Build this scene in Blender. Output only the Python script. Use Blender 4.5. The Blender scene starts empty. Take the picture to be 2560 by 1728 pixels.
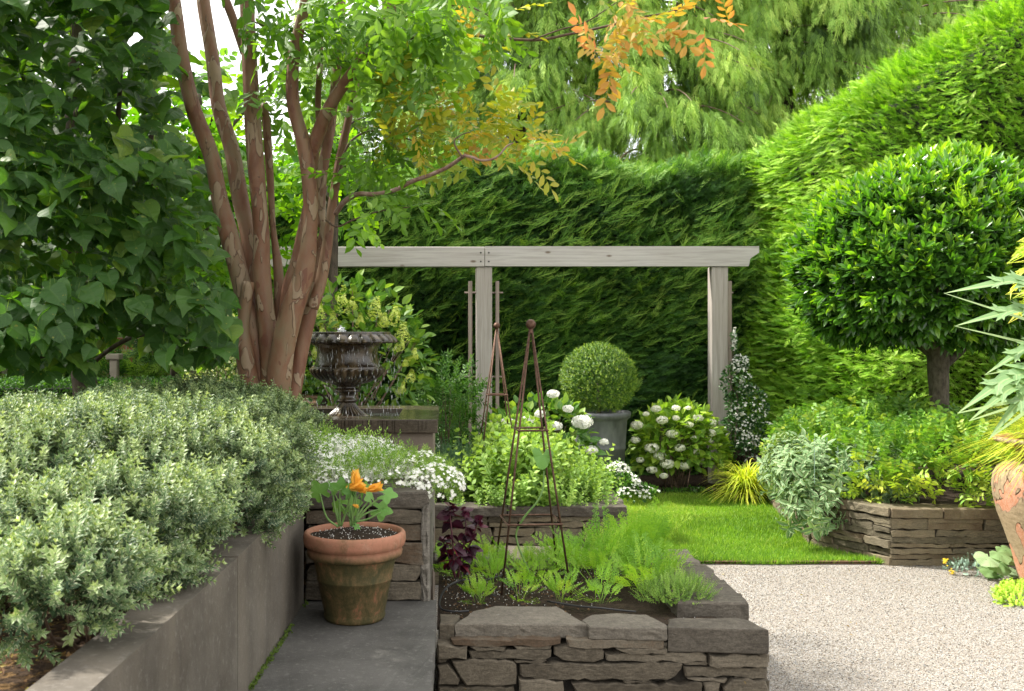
import bpy, math, random
import numpy as np
from mathutils import Vector, Matrix, noise as mnoise

# ------------------------------------------------------------------ camera, world, sun
H = 1.86           # eye height above the gravel (photographer stands on the upper terrace)
F = 2600.0         # focal length in photo pixels (photo 2560 x 1728)
VX, VY = 1120.0, 830.0
scene = bpy.context.scene
cam_d = bpy.data.cameras.new("camera"); cam = bpy.data.objects.new("camera", cam_d)
scene.collection.objects.link(cam); scene.camera = cam
cam.location = (0, 0, H); cam.rotation_euler = (math.radians(90), 0, 0)
cam_d.sensor_width = 36; cam_d.lens = 36 * F / 2560
cam_d.shift_x = (1280 - VX) / 2560; cam_d.shift_y = (VY - 864) / 2560
cam_d.clip_start = 0.05; cam_d.clip_end = 500
cam_d.dof.use_dof = True; cam_d.dof.focus_distance = 8.0; cam_d.dof.aperture_fstop = 9.0

SUN_EL, SUN_AZ = math.radians(50), math.radians(-70)      # azimuth from +Y, clockwise
sun_dir = Vector((math.sin(SUN_AZ) * math.cos(SUN_EL), math.cos(SUN_AZ) * math.cos(SUN_EL), math.sin(SUN_EL)))
world = bpy.data.worlds.new("World"); scene.world = world; world.use_nodes = True
wn = world.node_tree; bg = wn.nodes["Background"]
sky = wn.nodes.new("ShaderNodeTexSky"); sky.sky_type = 'NISHITA'; sky.sun_disc = False
sky.sun_elevation = SUN_EL; sky.sun_rotation = SUN_AZ
sky.air_density = 1.0; sky.dust_density = 2.0; sky.ozone_density = 1.0
# thin bright cloud veil over the sky
wtc = wn.nodes.new("ShaderNodeTexCoord"); wno = wn.nodes.new("ShaderNodeTexNoise"); wno.inputs['Scale'].default_value = 2.2; wno.inputs['Detail'].default_value = 5
wrp = wn.nodes.new("ShaderNodeMapRange"); wrp.inputs[1].default_value = .35; wrp.inputs[2].default_value = .65; wrp.inputs[3].default_value = .62; wrp.inputs[4].default_value = .95
wmx = wn.nodes.new("ShaderNodeMix"); wmx.data_type = 'RGBA'; wmx.inputs[7].default_value = (5.9, 5.7, 5.35, 1)
wn.links.new(wtc.outputs['Generated'], wno.inputs['Vector']); wn.links.new(wno.outputs[0], wrp.inputs[0]); wn.links.new(wrp.outputs[0], wmx.inputs[0])
wn.links.new(sky.outputs[0], wmx.inputs[6]); wn.links.new(wmx.outputs[2], bg.inputs[0]); bg.inputs[1].default_value = 0.15
sun_l = bpy.data.lights.new("sun", 'SUN'); sun_l.energy = 3.5; sun_l.angle = math.radians(3.0)
sun_l.color = (1.0, 0.95, 0.86)
sun = bpy.data.objects.new("sun", sun_l); scene.collection.objects.link(sun)
sun.rotation_euler = sun_dir.to_track_quat('Z', 'Y').to_euler()
scene.view_settings.view_transform = 'Standard'; scene.view_settings.look = 'None'
scene.view_settings.exposure = 1.62; scene.view_settings.gamma = 1
scene.cycles.max_bounces = 6; scene.cycles.diffuse_bounces = 3; scene.cycles.transmission_bounces = 4
scene.cycles.transparent_max_bounces = 4; scene.cycles.caustics_reflective = False; scene.cycles.caustics_refractive = False

col = scene.collection
def U(px, py, Y):                       # photo pixel + depth -> point (used to read the survey of the garden)
    return np.array([(px - VX) * Y / F, Y, H - (py - VY) * Y / F])
def V(xv, yv, Y): return U(xv * 1.10155, yv * 1.10134, Y)
def G(px, py, Z=0.0):                   # photo pixel on the level plane Z
    Y = (H - Z) * F / (py - VY); return np.array([(px - VX) * Y / F, Y, Z])

# ------------------------------------------------------------------ object helpers
def tag(o, label=None, cat=None, group=None, kind=None):
    if label: o['label'] = label
    if cat: o['category'] = cat
    if group: o['group'] = group
    if kind: o['kind'] = kind
    return o
def empty(name, loc=(0, 0, 0)):
    o = bpy.data.objects.new(name, None); col.objects.link(o); o.location = tuple(float(v) for v in loc)
    o.empty_display_size = .1
    return o
def place_parent(o, parent):
    if parent is not None:
        o.parent = parent
        o.matrix_parent_inverse = Matrix.Translation(-Vector(parent.location)) if parent.type == 'EMPTY' else Matrix()
def copy_tree(o, parent=None, pinv=None):
    c = o.copy(); col.objects.link(c)
    if parent is not None:
        c.parent = parent; c.matrix_parent_inverse = o.matrix_parent_inverse.copy()
    for ch in [k for k in bpy.data.objects if k.parent == o]: copy_tree(ch, c)
    return c

def nrm(a):
    a = np.asarray(a, float); return a / np.maximum(np.linalg.norm(a, axis=-1, keepdims=True), 1e-9)
def frames(d, n, s=1.0, w=None):
    """columns: leaf axis, across, normal; s scale (n,), w extra across-scale"""
    d = nrm(d); sd = np.cross(n, d); bad = np.linalg.norm(sd, axis=-1) < 1e-4
    sd[bad] = np.cross(d[bad], [1, 0.3, 0.1]); sd = nrm(sd); nn = np.cross(d, sd)
    Mx = np.stack([d, sd, nn], axis=-1); s = np.asarray(s, float)
    if s.ndim == 0: s = np.full(len(d), float(s))
    Mx = Mx * s[:, None, None]
    if w is not None: Mx[:, :, 1] *= np.asarray(w)[..., None] if np.ndim(w) else w
    return Mx
def fbm(P, scale=1.0, seed=0, octs=2):
    P = np.asarray(P, float); r = np.random.default_rng(seed); out = 0; amp = 1.0; tot = 0
    for o in range(octs):
        acc = 0
        for k in range(5):
            dvec = nrm(r.normal(size=3)) * scale * (1.9 ** o) * r.uniform(.7, 1.4)
            acc = acc + np.sin(P @ dvec + r.uniform(0, 6.28))
        out = out + amp * acc / 2.6; tot += amp; amp *= .5
    return out / tot

class Acc:
    def __init__(s): s.V = []; s.F3 = []; s.F4 = []; s.A = []; s.m3 = []; s.m4 = []; s.n = 0
    def raw(s, V, F3=(), F4=(), A=None, mat=0):
        V = np.asarray(V, np.float32).reshape(-1, 3)
        if len(F3): f = np.asarray(F3, np.int64).reshape(-1, 3) + s.n; s.F3.append(f); s.m3.append(np.full(len(f), mat))
        if len(F4): f = np.asarray(F4, np.int64).reshape(-1, 4) + s.n; s.F4.append(f); s.m4.append(np.full(len(f), mat))
        s.V.append(V); s.A.append(np.zeros((len(V), 3), np.float32) if A is None else np.asarray(A, np.float32)); s.n += len(V)
    def add(s, t, M, pos, rnd=None, mat=0):
        pos = np.asarray(pos, float).reshape(-1, 3); n = len(pos)
        if n == 0: return
        if rnd is None: rnd = np.random.default_rng(n + 5).random(n)
        Vv = np.einsum('nij,kj->nki', M, t['V']) + pos[:, None, :]; k = len(t['V'])
        A = np.broadcast_to(t['A'], (n, k, 3)).copy(); A[:, :, 2] = np.clip(A[:, :, 2] + rnd[:, None], 0, 1)
        off = (np.arange(n) * k)[:, None, None]
        F3 = (t['F3'][None] + off).reshape(-1, 3) if len(t['F3']) else ()
        F4 = (t['F4'][None] + off).reshape(-1, 4) if len(t['F4']) else ()
        s.raw(Vv.reshape(-1, 3), F3, F4, A.reshape(-1, 3), mat)
    def multi(s, ts, M, pos, rnd=None, mat=0, seed=1):
        pos = np.asarray(pos, float).reshape(-1, 3)
        pick = np.random.default_rng(seed).integers(0, len(ts), len(pos))
        if rnd is None: rnd = np.random.default_rng(seed + 3).random(len(pos))
        for i, t in enumerate(ts):
            k = pick == i; s.add(t, M[k], pos[k], rnd[k], mat)
    def build(s, name, mats, parent=None, smooth=False, loc=None):
        me = bpy.data.meshes.new(name)
        Vv = np.concatenate(s.V)
        if loc is not None: Vv = Vv - np.asarray(loc, np.float32)
        F3 = np.concatenate(s.F3) if s.F3 else np.zeros((0, 3), int); F4 = np.concatenate(s.F4) if s.F4 else np.zeros((0, 4), int)
        mi = np.concatenate((s.m3 or [np.zeros(0)]) + (s.m4 or [np.zeros(0)])).astype(np.int32)
        me.vertices.add(len(Vv)); me.vertices.foreach_set('co', Vv.astype(np.float32).ravel())
        L = np.concatenate([F3.ravel(), F4.ravel()]).astype(np.int32); me.loops.add(len(L)); me.loops.foreach_set('vertex_index', L)
        n3, n4 = len(F3), len(F4); me.polygons.add(n3 + n4)
        st = np.concatenate([np.arange(n3) * 3, n3 * 3 + np.arange(n4) * 4]).astype(np.int32)
        me.polygons.foreach_set('loop_start', st)
        me.polygons.foreach_set('loop_total', np.concatenate([np.full(n3, 3), np.full(n4, 4)]).astype(np.int32))
        me.polygons.foreach_set('material_index', mi)
        me.polygons.foreach_set('use_smooth', np.full(n3 + n4, smooth))
        at = me.attributes.new('luv', 'FLOAT_VECTOR', 'POINT'); at.data.foreach_set('vector', np.concatenate(s.A).astype(np.float32).ravel())
        me.update(calc_edges=True)
        for m in (mats if isinstance(mats, (list, tuple)) else [mats]): me.materials.append(m)
        o = bpy.data.objects.new(name, me); col.objects.link(o)
        if loc is not None: o.location = tuple(float(v) for v in loc)
        if parent is not None: place_parent(o, parent)
        return o

# ------------------------------------------------------------------ shape templates
def T(V, F3=(), F4=(), A=None):
    V = np.array(V, float)
    return dict(V=V, F3=np.array(F3, int).reshape(-1, 3), F4=np.array(F4, int).reshape(-1, 4), A=np.zeros((len(V), 3)) if A is None else np.array(A, float))
def diamond(W=.4, fold=.08, at=.45):
    return T([(0, 0, 0), (at, W / 2, fold), (1, 0, 0), (at, -W / 2, fold)], [(0, 2, 1), (0, 3, 2)], (), [(0, 0, 0), (at, 1, 0), (1, 0, 0), (at, 1, 0)])
def leaf(W=.4, fold=.08, curve=.12, prof=(.0, .8, 1., .7, 0), base_w=0.0):
    n = len(prof) - 1; V = []; A = []; F3 = []; F4 = []
    for i, p in enumerate(prof):
        t = i / n; z = -curve * t * t
        if i == 0 or i == n: V.append((t, 0, z)); A.append((t, 0, 0))
        else: V += [(t, p * W / 2, z + fold * p), (t, 0, z), (t, -p * W / 2, z + fold * p)]; A += [(t, 1, 0), (t, 0, 0), (t, 1, 0)]
    F3 += [(0, 2, 1), (0, 3, 2)]
    for i in range(n - 2):
        a = 1 + 3 * i; b = a + 3; F4 += [(a, a + 1, b + 1, b), (a + 1, a + 2, b + 2, b + 1)]
    a = 1 + 3 * (n - 2); e = a + 3; F3 += [(a, a + 1, e), (a + 1, a + 2, e)]
    return T(V, F3, F4, A)
def heart(asym=0.0, curl=.12, cup=.05, tipd=.2):       # broad heart-shaped linden leaf, tip along +x
    prof = [(-.10, .20), (-.06, .40), (.10, .50), (.32, .50), (.52, .42), (.70, .28), (.84, .13)]
    V = [(0, 0, 0)]; A = [(0, 0, 0)]; F3 = []; F4 = []
    V += [(.12, 0, -.01), (.32, 0, -.02), (.52, 0, -.05), (.70, 0, -.10), (1.02, 0, -tipd)]; A += [(v[0], 0, 0) for v in V[1:]]
    up = [(x + .02 * (i % 2), y * (.98 + asym) * (1 - .03 * (i % 2)), cup * y / .5 - curl * x * x + .02 * (i % 2)) for i, (x, y) in enumerate(prof)]
    b = len(V); V += up; A += [(x, 1, 0) for x, y in prof]
    c = len(V); V += [(x, -y * (1.04 - 2 * asym), z + .02) for x, y, z in up]; A += [(x, 1, 0) for x, y in prof]
    for s, o in ((1, b), (-1, c)):
        fs = [(0, o, o + 1), (0, o + 1, 1), (1, o + 1, o + 2), (1, o + 2, o + 3), (1, o + 3, 2), (2, o + 3, o + 4), (2, o + 4, 3), (3, o + 4, o + 5), (3, o + 5, 4), (4, o + 5, o + 6), (4, o + 6, 5)]
        F3 += [f if s < 0 else (f[0], f[2], f[1]) for f in fs]
    return T(V, F3, F4, A)
def compose(items):
    """items: (template, M 3x3, pos, drnd)"""
    V = []; A = []; F3 = []; F4 = []; n = 0
    for t, M, p, dr in items:
        V.append(t['V'] @ np.asarray(M).T + np.asarray(p)); a = t['A'].copy(); a[:, 2] += dr; A.append(a)
        if len(t['F3']): F3.append(t['F3'] + n)
        if len(t['F4']): F4.append(t['F4'] + n)
        n += len(t['V'])
    return dict(V=np.concatenate(V), A=np.concatenate(A), F3=np.concatenate(F3) if F3 else np.zeros((0, 3), int), F4=np.concatenate(F4) if F4 else np.zeros((0, 4), int))
def fr1(d, n, s, w=1.0):
    M = frames(np.array([d], float), np.array([n], float), s)[0]; M[:, 1] *= w; return M
def spray(rng, k=9, ang=38, ln=.42, w=.16, droop=.0, second=False, wav=.04):
    """flat conifer spray along +x, one unit long"""
    it = []; q = T([(0, 0, 0), (.5, .5, .0), (1, 0, 0), (.5, -.5, .0)], (), [(0, 3, 2, 1)], [(0, 0, 0), (.5, 1, 0), (1, 0, 0), (.5, 1, 0)])
    it.append((q, fr1((1, 0, -droop), (0, 0, 1), 1.0, .05), (0, 0, 0), 0))
    for i in range(k):
        t = .12 + .84 * i / k; l = ln * (1 - .62 * t) * rng.uniform(.75, 1.15)
        for s in (1, -1):
            a = math.radians(ang + rng.uniform(-9, 9)); d = np.array([math.cos(a), s * math.sin(a), rng.uniform(-.25, .2) - droop * .5])
            p = (t + rng.uniform(-.03, .03), 0, -droop * t * t + rng.uniform(-wav, wav))
            it.append((q, fr1(d, (rng.uniform(-.3, .3), rng.uniform(-.3, .3), 1), l, w), p, rng.uniform(-.12, .12) + .15 * (t - .5)))
            if second:
                for f in (.35, .62):
                    for s2 in (1, -1):
                        a2 = a + s2 * s * .6; d2 = np.array([math.cos(a2), s * math.sin(a2), d[2]])
                        it.append((q, fr1(d2, (0, 0, 1), l * .42, w * 1.3), np.array(p) + d / np.linalg.norm(d) * l * f, 0.05))
    return compose(it)
def twig(rng, n=10, lf=.3, W=.42, lt=None, droop=.25, opp=False, spread=50, stem_w=.012):
    """leafy twig along +x of unit length; lf = leaf length"""
    it = []; lt = lt or leaf(W)
    st = T([(0, .5, 0), (0, -.5, 0), (.5, -.4, -droop * .25), (.5, .4, -droop * .25), (1, .2, -droop), (1, -.2, -droop)], (), [(0, 1, 2, 3), (3, 2, 5, 4)])
    it.append((st, np.diag([1, stem_w * 2, 1]), (0, 0, 0), -.5))
    for i in range(n):
        t = .12 + .88 * (i + .5) / n
        for s in ((1, -1) if opp else ((1,) if i % 2 else (-1,))):
            a = math.radians(spread + rng.uniform(-15, 15)) * (1 if t < .93 else .3)
            d = (math.cos(a), s * math.sin(a), rng.uniform(-.3, .25) - droop * .5)
            it.append((lt, fr1(d, (rng.uniform(-.3, .3), rng.uniform(-.35, .35), 1), lf * rng.uniform(.75, 1.1)), (t, 0, -droop * t * t), rng.uniform(-.15, .15)))
    return compose(it)
def sprig(rng, whorls=8, per=3, lf=.22, W=.36, up=.9, fold=.06, L=1.0, tipc=.25):
    """upright shoot along +x with whorled small leaves"""
    it = []; dm = diamond(W, fold)
    for i in range(whorls):
        t = (i + .6) / whorls
        for j in range(per):
            a = 2 * math.pi * (j / per) + i * 1.1 + rng.uniform(-.2, .2); o = np.array([0, math.cos(a), math.sin(a)])
            u = up * (0.6 + .9 * t); d = o + np.array([u, 0, 0]); nvec = np.array([1, 0, 0]) - o * .6
            it.append((dm, fr1(d, nvec, lf * rng.uniform(.8, 1.1) * (1 - .35 * t ** 3)), (t * L, 0, 0), tipc * (t - .6) + rng.uniform(-.08, .08)))
    it.append((diamond(.03, 0), np.diag([L, 1, 1]), (0, 0, 0), -.5))
    return compose(it)

# ------------------------------------------------------------------ tubes, lathes, boxes, stones
def crom(P, n=6):
    P = np.asarray(P, float); Q = np.vstack([2 * P[0] - P[1], P, 2 * P[-1] - P[-2]]); out = []
    for i in range(1, len(Q) - 2):
        for t in np.linspace(0, 1, n, endpoint=False):
            out.append(.5 * (2 * Q[i] + (Q[i + 1] - Q[i - 1]) * t + (2 * Q[i - 1] - 5 * Q[i] + 4 * Q[i + 1] - Q[i + 2]) * t * t + (3 * Q[i] - Q[i - 1] - 3 * Q[i + 1] + Q[i + 2]) * t ** 3))
    out.append(P[-1]); return np.array(out)
def tube(acc, P, R, sides=8, n=5, mat=0, bump=0.0, seed=0, smooth=True, rnd=.5, cap=True):
    P = np.asarray(P, float); R = np.broadcast_to(np.asarray(R, float), (len(P),))
    if n > 1:
        PR = crom(np.hstack([P, R[:, None]]), n)
        C, rr = PR[:, :3], np.maximum(PR[:, 3], 1e-4)
    else: C, rr = P, R.copy()
    tg = nrm(np.gradient(C, axis=0)); ref = np.array([.0, 1, 0]) if abs(tg[0][1]) < .9 else np.array([1., 0, 0])
    a = nrm(np.cross(tg[0], ref)); rings = []
    th = np.linspace(0, 2 * math.pi, sides, endpoint=False)
    for i in range(len(C)):
        a = nrm(a - tg[i] * (a @ tg[i])); b = np.cross(tg[i], a)
        rings.append(C[i] + rr[i] * (np.cos(th)[:, None] * a + np.sin(th)[:, None] * b))
    W = np.array(rings)
    if bump: W = W + nrm(W - C[:, None]) * (fbm(W.reshape(-1, 3), 9, seed).reshape(W.shape[:2]) * bump * rr[:, None])[..., None]
    m, k = W.shape[:2]; i, j = np.meshgrid(np.arange(m - 1), np.arange(k), indexing='ij'); j2 = (j + 1) % k
    F4 = np.stack([i * k + j, i * k + j2, (i + 1) * k + j2, (i + 1) * k + j], -1).reshape(-1, 4)
    Vv = W.reshape(-1, 3); F3 = []
    if cap:
        Vv = np.vstack([Vv, C[0], C[-1]]); n0 = m * k
        F3 = [(n0, (q + 1) % k, q) for q in range(k)] + [(n0 + 1, (m - 1) * k + q, (m - 1) * k + (q + 1) % k) for q in range(k)]
    A = np.zeros((len(Vv), 3)); A[:, 2] = rnd; A[:m * k, 0] = np.repeat(np.linspace(0, 1, m), k)
    acc.raw(Vv, F3, F4, A, mat)
def lathe(acc, prof, c=(0, 0, 0), seg=64, mod=None, mat=0, cap_bottom=False):
    prof = np.asarray(prof, float); th = np.linspace(0, 2 * math.pi, seg, endpoint=False)
    R = np.repeat(prof[:, :1], seg, 1); Z = np.repeat(prof[:, 1:2], seg, 1)
    if mod is not None: R, Z = mod(R, Z, th[None, :], np.arange(len(prof))[:, None])
    W = np.stack([R * np.cos(th) + c[0], R * np.sin(th) + c[1], Z + c[2]], -1); m = len(prof)
    i, j = np.meshgrid(np.arange(m - 1), np.arange(seg), indexing='ij'); j2 = (j + 1) % seg
    F4 = np.stack([i * seg + j, i * seg + j2, (i + 1) * seg + j2, (i + 1) * seg + j], -1).reshape(-1, 4)
    Vv = W.reshape(-1, 3); F3 = []
    if cap_bottom:
        Vv = np.vstack([Vv, [c[0], c[1], prof[0, 1] + c[2]]]); F3 = [(m * seg, (q + 1) % seg, q) for q in range(seg)]
    acc.raw(Vv, F3, F4, None, mat)
def box(acc, lo, hi, mat=0, rot=0.0, piv=None, bev=0.0):
    lo = np.array(lo, float); hi = np.array(hi, float); c = (lo + hi) / 2; h = (hi - lo) / 2; b = min(bev, *(h * .9)) if bev else 0
    import itertools
    if not b:
        Vv = np.array([c + h * np.array(s) for s in itertools.product((-1, 1), repeat=3)])
        F = [(0, 1, 3, 2), (4, 6, 7, 5), (0, 4, 5, 1), (2, 3, 7, 6), (0, 2, 6, 4), (1, 5, 7, 3)]; F3 = []
    else:
        Vv = []; idx = {}
        for s in itertools.product((-1, 1), repeat=3):
            for ax in range(3):
                v = h * np.array(s, float); 
                for k in range(3):
                    if k != ax: v[k] -= s[k] * b
                idx[s + (ax,)] = len(Vv); Vv.append(c + v)
        F = []; F3 = []
        for ax in range(3):
            o1, o2 = [k for k in range(3) if k != ax]
            for sg in (-1, 1):
                q = []
                for a1, a2 in ((-1, -1), (1, -1), (1, 1), (-1, 1)):
                    s = [0, 0, 0]; s[ax] = sg; s[o1] = a1; s[o2] = a2; q.append(idx[tuple(s) + (ax,)])
                F.append(q)
        for ax in range(3):
            o1, o2 = [k for k in range(3) if k != ax]
            for a1 in (-1, 1):
                for a2 in (-1, 1):
                    s0 = [0, 0, 0]; s0[o1] = a1; s0[o2] = a2; s1 = list(s0); s0[ax] = -1; s1[ax] = 1; s0 = tuple(s0); s1 = tuple(s1)
                    F.append((idx[s0 + (o1,)], idx[s1 + (o1,)], idx[s1 + (o2,)], idx[s0 + (o2,)]))
        for s in itertools.product((-1, 1), repeat=3): F3.append((idx[s + (0,)], idx[s + (1,)], idx[s + (2,)]))
        Vv = np.array(Vv)
    if rot:
        p = np.array(piv if piv is not None else c); cs, sn = math.cos(rot), math.sin(rot); d = Vv - p
        Vv = np.stack([p[0] + d[:, 0] * cs - d[:, 1] * sn, p[1] + d[:, 0] * sn + d[:, 1] * cs, Vv[:, 2]], -1)
    acc.raw(Vv, F3, F, None, mat)
def fix_normals(o):
    import bmesh
    bm = bmesh.new(); bm.from_mesh(o.data); bmesh.ops.recalc_face_normals(bm, faces=bm.faces); bm.to_mesh(o.data); bm.free()
def stone(acc, poly, fn, d0, d1, rnd=.5, amp=.006, bev=.008, step=.035, seed=0, layers=3, edge=.004):
    """irregular slab: 2-D outline (counter-clockwise) pushed from depth d0 to d1; fn(u, v, d) -> world"""
    r = np.random.default_rng(seed); P = np.asarray(poly, float); pts = []
    for a, b in zip(P, np.roll(P, -1, 0)):
        k = max(1, int(np.linalg.norm(b - a) / step))
        for t in np.linspace(0, 1, k, endpoint=False): pts.append(a + (b - a) * t + r.normal(size=2) * edge * (0.35 if t == 0 else 1))
    P = np.array(pts); c = P.mean(0); n = len(P); rad = np.linalg.norm(P - c, axis=1).mean()
    rings = []
    def inset(b): 
        d = P - c; L = np.linalg.norm(d, axis=1, keepdims=True); return c + d * np.maximum(0.2, (1 - b / np.maximum(L, 1e-3)))
    for f in (.0, .4, .72): rings.append((c + (P - c) * max(f, 1e-3) * .97, d0))
    rings.append((inset(bev), d0)); rings.append((P, d0 + bev * (1 if d1 > d0 else -1)))
    for t in np.linspace(0, 1, layers)[1:-1]: rings.append((P + r.normal(size=P.shape) * edge * .8, d0 + (d1 - d0) * t))
    rings.append((P, d1 - bev * (1 if d1 > d0 else -1))); rings.append((inset(bev), d1))
    for f in (.72, .4, .0): rings.append((c + (P - c) * max(f, 1e-3) * .97, d1))
    U3 = np.concatenate([np.column_stack([q, np.full(n, d)]) for q, d in rings])
    W = fn(U3[:, 0], U3[:, 1], U3[:, 2]); sc = np.stack([fbm(W, 22, seed + k) + .5 * fbm(W, 60, seed + 7 + k) for k in range(3)], -1)
    W = W + sc * amp
    m = len(rings); i, j = np.meshgrid(np.arange(m - 1), np.arange(n), indexing='ij'); j2 = (j + 1) % n
    F4 = np.stack([i * n + j, i * n + j2, (i + 1) * n + j2, (i + 1) * n + j], -1).reshape(-1, 4)
    A = np.zeros((len(W), 3)); A[:, 2] = rnd; acc.raw(W, (), F4, A)
def wallfn(o, u, nrm_):
    o = np.array(o, float); u = nrm(np.array(u, float)); n = nrm(np.array(nrm_, float))
    return lambda a, b, d: o + np.outer(a, u) + np.outer(d, n) + np.outer(b, [0, 0, 1])
def drystack(acc, o, u, n, L, z0, z1, seed, depth=.14, hmin=.035, hmax=.095, lmin=.10, lmax=.42, gap=.005, ends=True):
    """dry-stacked courses over one wall face"""
    r = np.random.default_rng(seed); fn = wallfn(o, u, n); z = z0; q = seed * 100
    while z < z1 - .012:
        h = min(r.uniform(hmin, hmax), z1 - z)
        if z1 - z - h < .025: h = z1 - z
        x = 0.0
        while x < L - .01:
            l = r.uniform(lmin, lmax) * (1.25 if h < .06 else 1)
            if L - x - l < lmin: l = L - x
            a, b, c, d = x + gap / 2, x + l - gap / 2, z + gap / 2, z + h - gap / 2
            def put(a, b, c, d):
                nonlocal q; q += 1
                j = lambda s=.007: r.uniform(-s, s)
                jy = min(.006, (d - c) * .12)
                poly = [(a + j(), c + j(jy)), (b + j(), c + j(jy)), (b + j(), d + j(jy)), (a + j(), d + j(jy))]
                if r.random() < .35: poly = [(a + j(), c), (b - abs(j(.03)), c + j(jy)), (b, (c + d) / 2 + j()), (b - abs(j(.02)), d), (a + abs(j(.02)), d + j(jy))]
                stone(acc, poly, fn, r.uniform(-.012, .016), -depth, r.random(), .004, .006, .045, q)
            if h > .07 and r.random() < .35:
                m = c + (d - c) * r.uniform(.35, .65); put(a, b, c, m - gap / 2); put(a, b, m + gap / 2, d)
            else: put(a, b, c, d)
            x += l
        z += h

# ------------------------------------------------------------------ materials
def mat(name):
    m = bpy.data.materials.new(name); m.use_nodes = True; nt = m.node_tree
    for n in list(nt.nodes): nt.nodes.remove(n)
    out = nt.nodes.new('ShaderNodeOutputMaterial'); return m, nt, out
class NB:
    def __init__(s, nt): s.nt = nt
    def n(s, typ, **kw):
        nd = s.nt.nodes.new('ShaderNode' + typ)
        for k, v in kw.items(): setattr(nd, k, v)
        return nd
    def l(s, a, b): s.nt.links.new(a, b)
    def coord(s, scale=(1, 1, 1), obj=True):
        t = s.n('NewGeometry'); mp = s.n('Mapping'); s.l(t.outputs['Position'], mp.inputs['Vector']); mp.inputs['Scale'].default_value = scale; return mp.outputs[0]
    def noise(s, vec, scale, detail=4, rough=.55, dist=0):
        nd = s.n('TexNoise'); nd.inputs['Scale'].default_value = scale; nd.inputs['Detail'].default_value = detail
        nd.inputs['Roughness'].default_value = rough; nd.inputs['Distortion'].default_value = dist; s.l(vec, nd.inputs['Vector']); return nd.outputs['Fac']
    def ramp(s, fac, stops, interp='LINEAR'):
        nd = s.n('ValToRGB'); cr = nd.color_ramp; cr.interpolation = interp
        while len(cr.elements) < len(stops): cr.elements.new(.5)
        for e, (p, c) in zip(cr.elements, stops): e.position = p; e.color = (*c, 1) if len(c) == 3 else c
        s.l(fac, nd.inputs[0]); return nd.outputs[0]
    def mix(s, f, a, b, mode='MIX'):
        nd = s.n('Mix', data_type='RGBA', blend_type=mode)
        for sock, v in ((nd.inputs[0], f), (nd.inputs[6], a), (nd.inputs[7], b)):
            if hasattr(v, 'links'): s.l(v, sock)
            else: sock.default_value = v if not isinstance(v, tuple) else (*v, 1)[:4]
        return nd.outputs[2]
    def math(s, op, a, b=0.0, c=None):
        nd = s.n('Math', operation=op)
        for sock, v in zip(nd.inputs, (a, b, c)):
            if v is None: continue
            if hasattr(v, 'links'): s.l(v, sock)
            else: sock.default_value = v
        return nd.outputs[0]
    def bump(s, h, dist=.01, strength=1.0, normal=None):
        nd = s.n('Bump'); nd.inputs['Distance'].default_value = dist; nd.inputs['Strength'].default_value = strength
        s.l(h, nd.inputs['Height'])
        if normal is not None: s.l(normal, nd.inputs['Normal'])
        return nd.outputs[0]
    def bsdf(s, out, color, rough=.7, normal=None, metal=0.0, spec=.5, **kw):
        p = s.n('BsdfPrincipled')
        for k, v in (('Base Color', color), ('Roughness', rough), ('Metallic', metal), ('Specular IOR Level', spec)):
            if hasattr(v, 'links'): s.l(v, p.inputs[k])
            else: p.inputs[k].default_value = (*v, 1) if isinstance(v, tuple) else v
        if normal is not None: s.l(normal, p.inputs['Normal'])
        for k, v in kw.items(): p.inputs[k.replace('_', ' ')].default_value = v
        if out is not None: s.l(p.outputs[0], out.inputs[0])
        return p
def lerp(a, b, t): return tuple(x + (y - x) * t for x, y in zip(a, b))
def leaf_mat(name, cols, rough=.5, trans=.35, tcol=None, edge=None, edge_at=.55, spec=.4, clump=.25, spots=None, vein=None):
    m, nt, out = mat(name); b = NB(nt)
    at = b.n('Attribute', attribute_name='luv'); sp = b.n('SeparateXYZ'); b.l(at.outputs['Vector'], sp.inputs[0])
    c = b.ramp(sp.outputs[2], [(i / (len(cols) - 1), q) for i, q in enumerate(cols)])
    g = b.coord()
    nz = b.noise(g, 1.7, 2); hv = b.n('HueSaturation'); b.l(c, hv.inputs['Color'])
    b.l(b.math('MULTIPLY_ADD', nz, 2 * clump, 1 - clump), hv.inputs['Value']); c = hv.outputs[0]
    if vein is not None:
        side = b.math('LESS_THAN', b.math('FRACT', b.math('SUBTRACT', b.math('MULTIPLY', sp.outputs[0], 7.0), b.math('MULTIPLY', sp.outputs[1], 2.2))), .13)
        vm = b.math('MAXIMUM', b.math('MULTIPLY', b.math('LESS_THAN', sp.outputs[1], .10), .6), b.math('MULTIPLY', side, .32))
        c = b.mix(vm, c, vein)
    if edge is not None:
        e = b.math('GREATER_THAN', b.math('ADD', sp.outputs[1], b.math('MULTIPLY', b.math('SUBTRACT', b.noise(g, 60, 1), .5), .5)), edge_at)
        c = b.mix(e, c, edge)
    if spots is not None:
        s_ = b.math('GREATER_THAN', b.noise(g, 45, 2), .70); c = b.mix(b.math('MULTIPLY', s_, .6), c, spots)
    p = b.bsdf(None, c, rough, spec=spec)
    tr = b.n('BsdfTranslucent'); tc = b.mix(1.0, c, tcol or (1.5, 1.45, .6), 'MULTIPLY'); b.l(tc, tr.inputs[0])
    mx = b.n('MixShader'); mx.inputs[0].default_value = trans; b.l(p.outputs[0], mx.inputs[1]); b.l(tr.outputs[0], mx.inputs[2]); b.l(mx.outputs[0], out.inputs[0])
    return m
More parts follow.
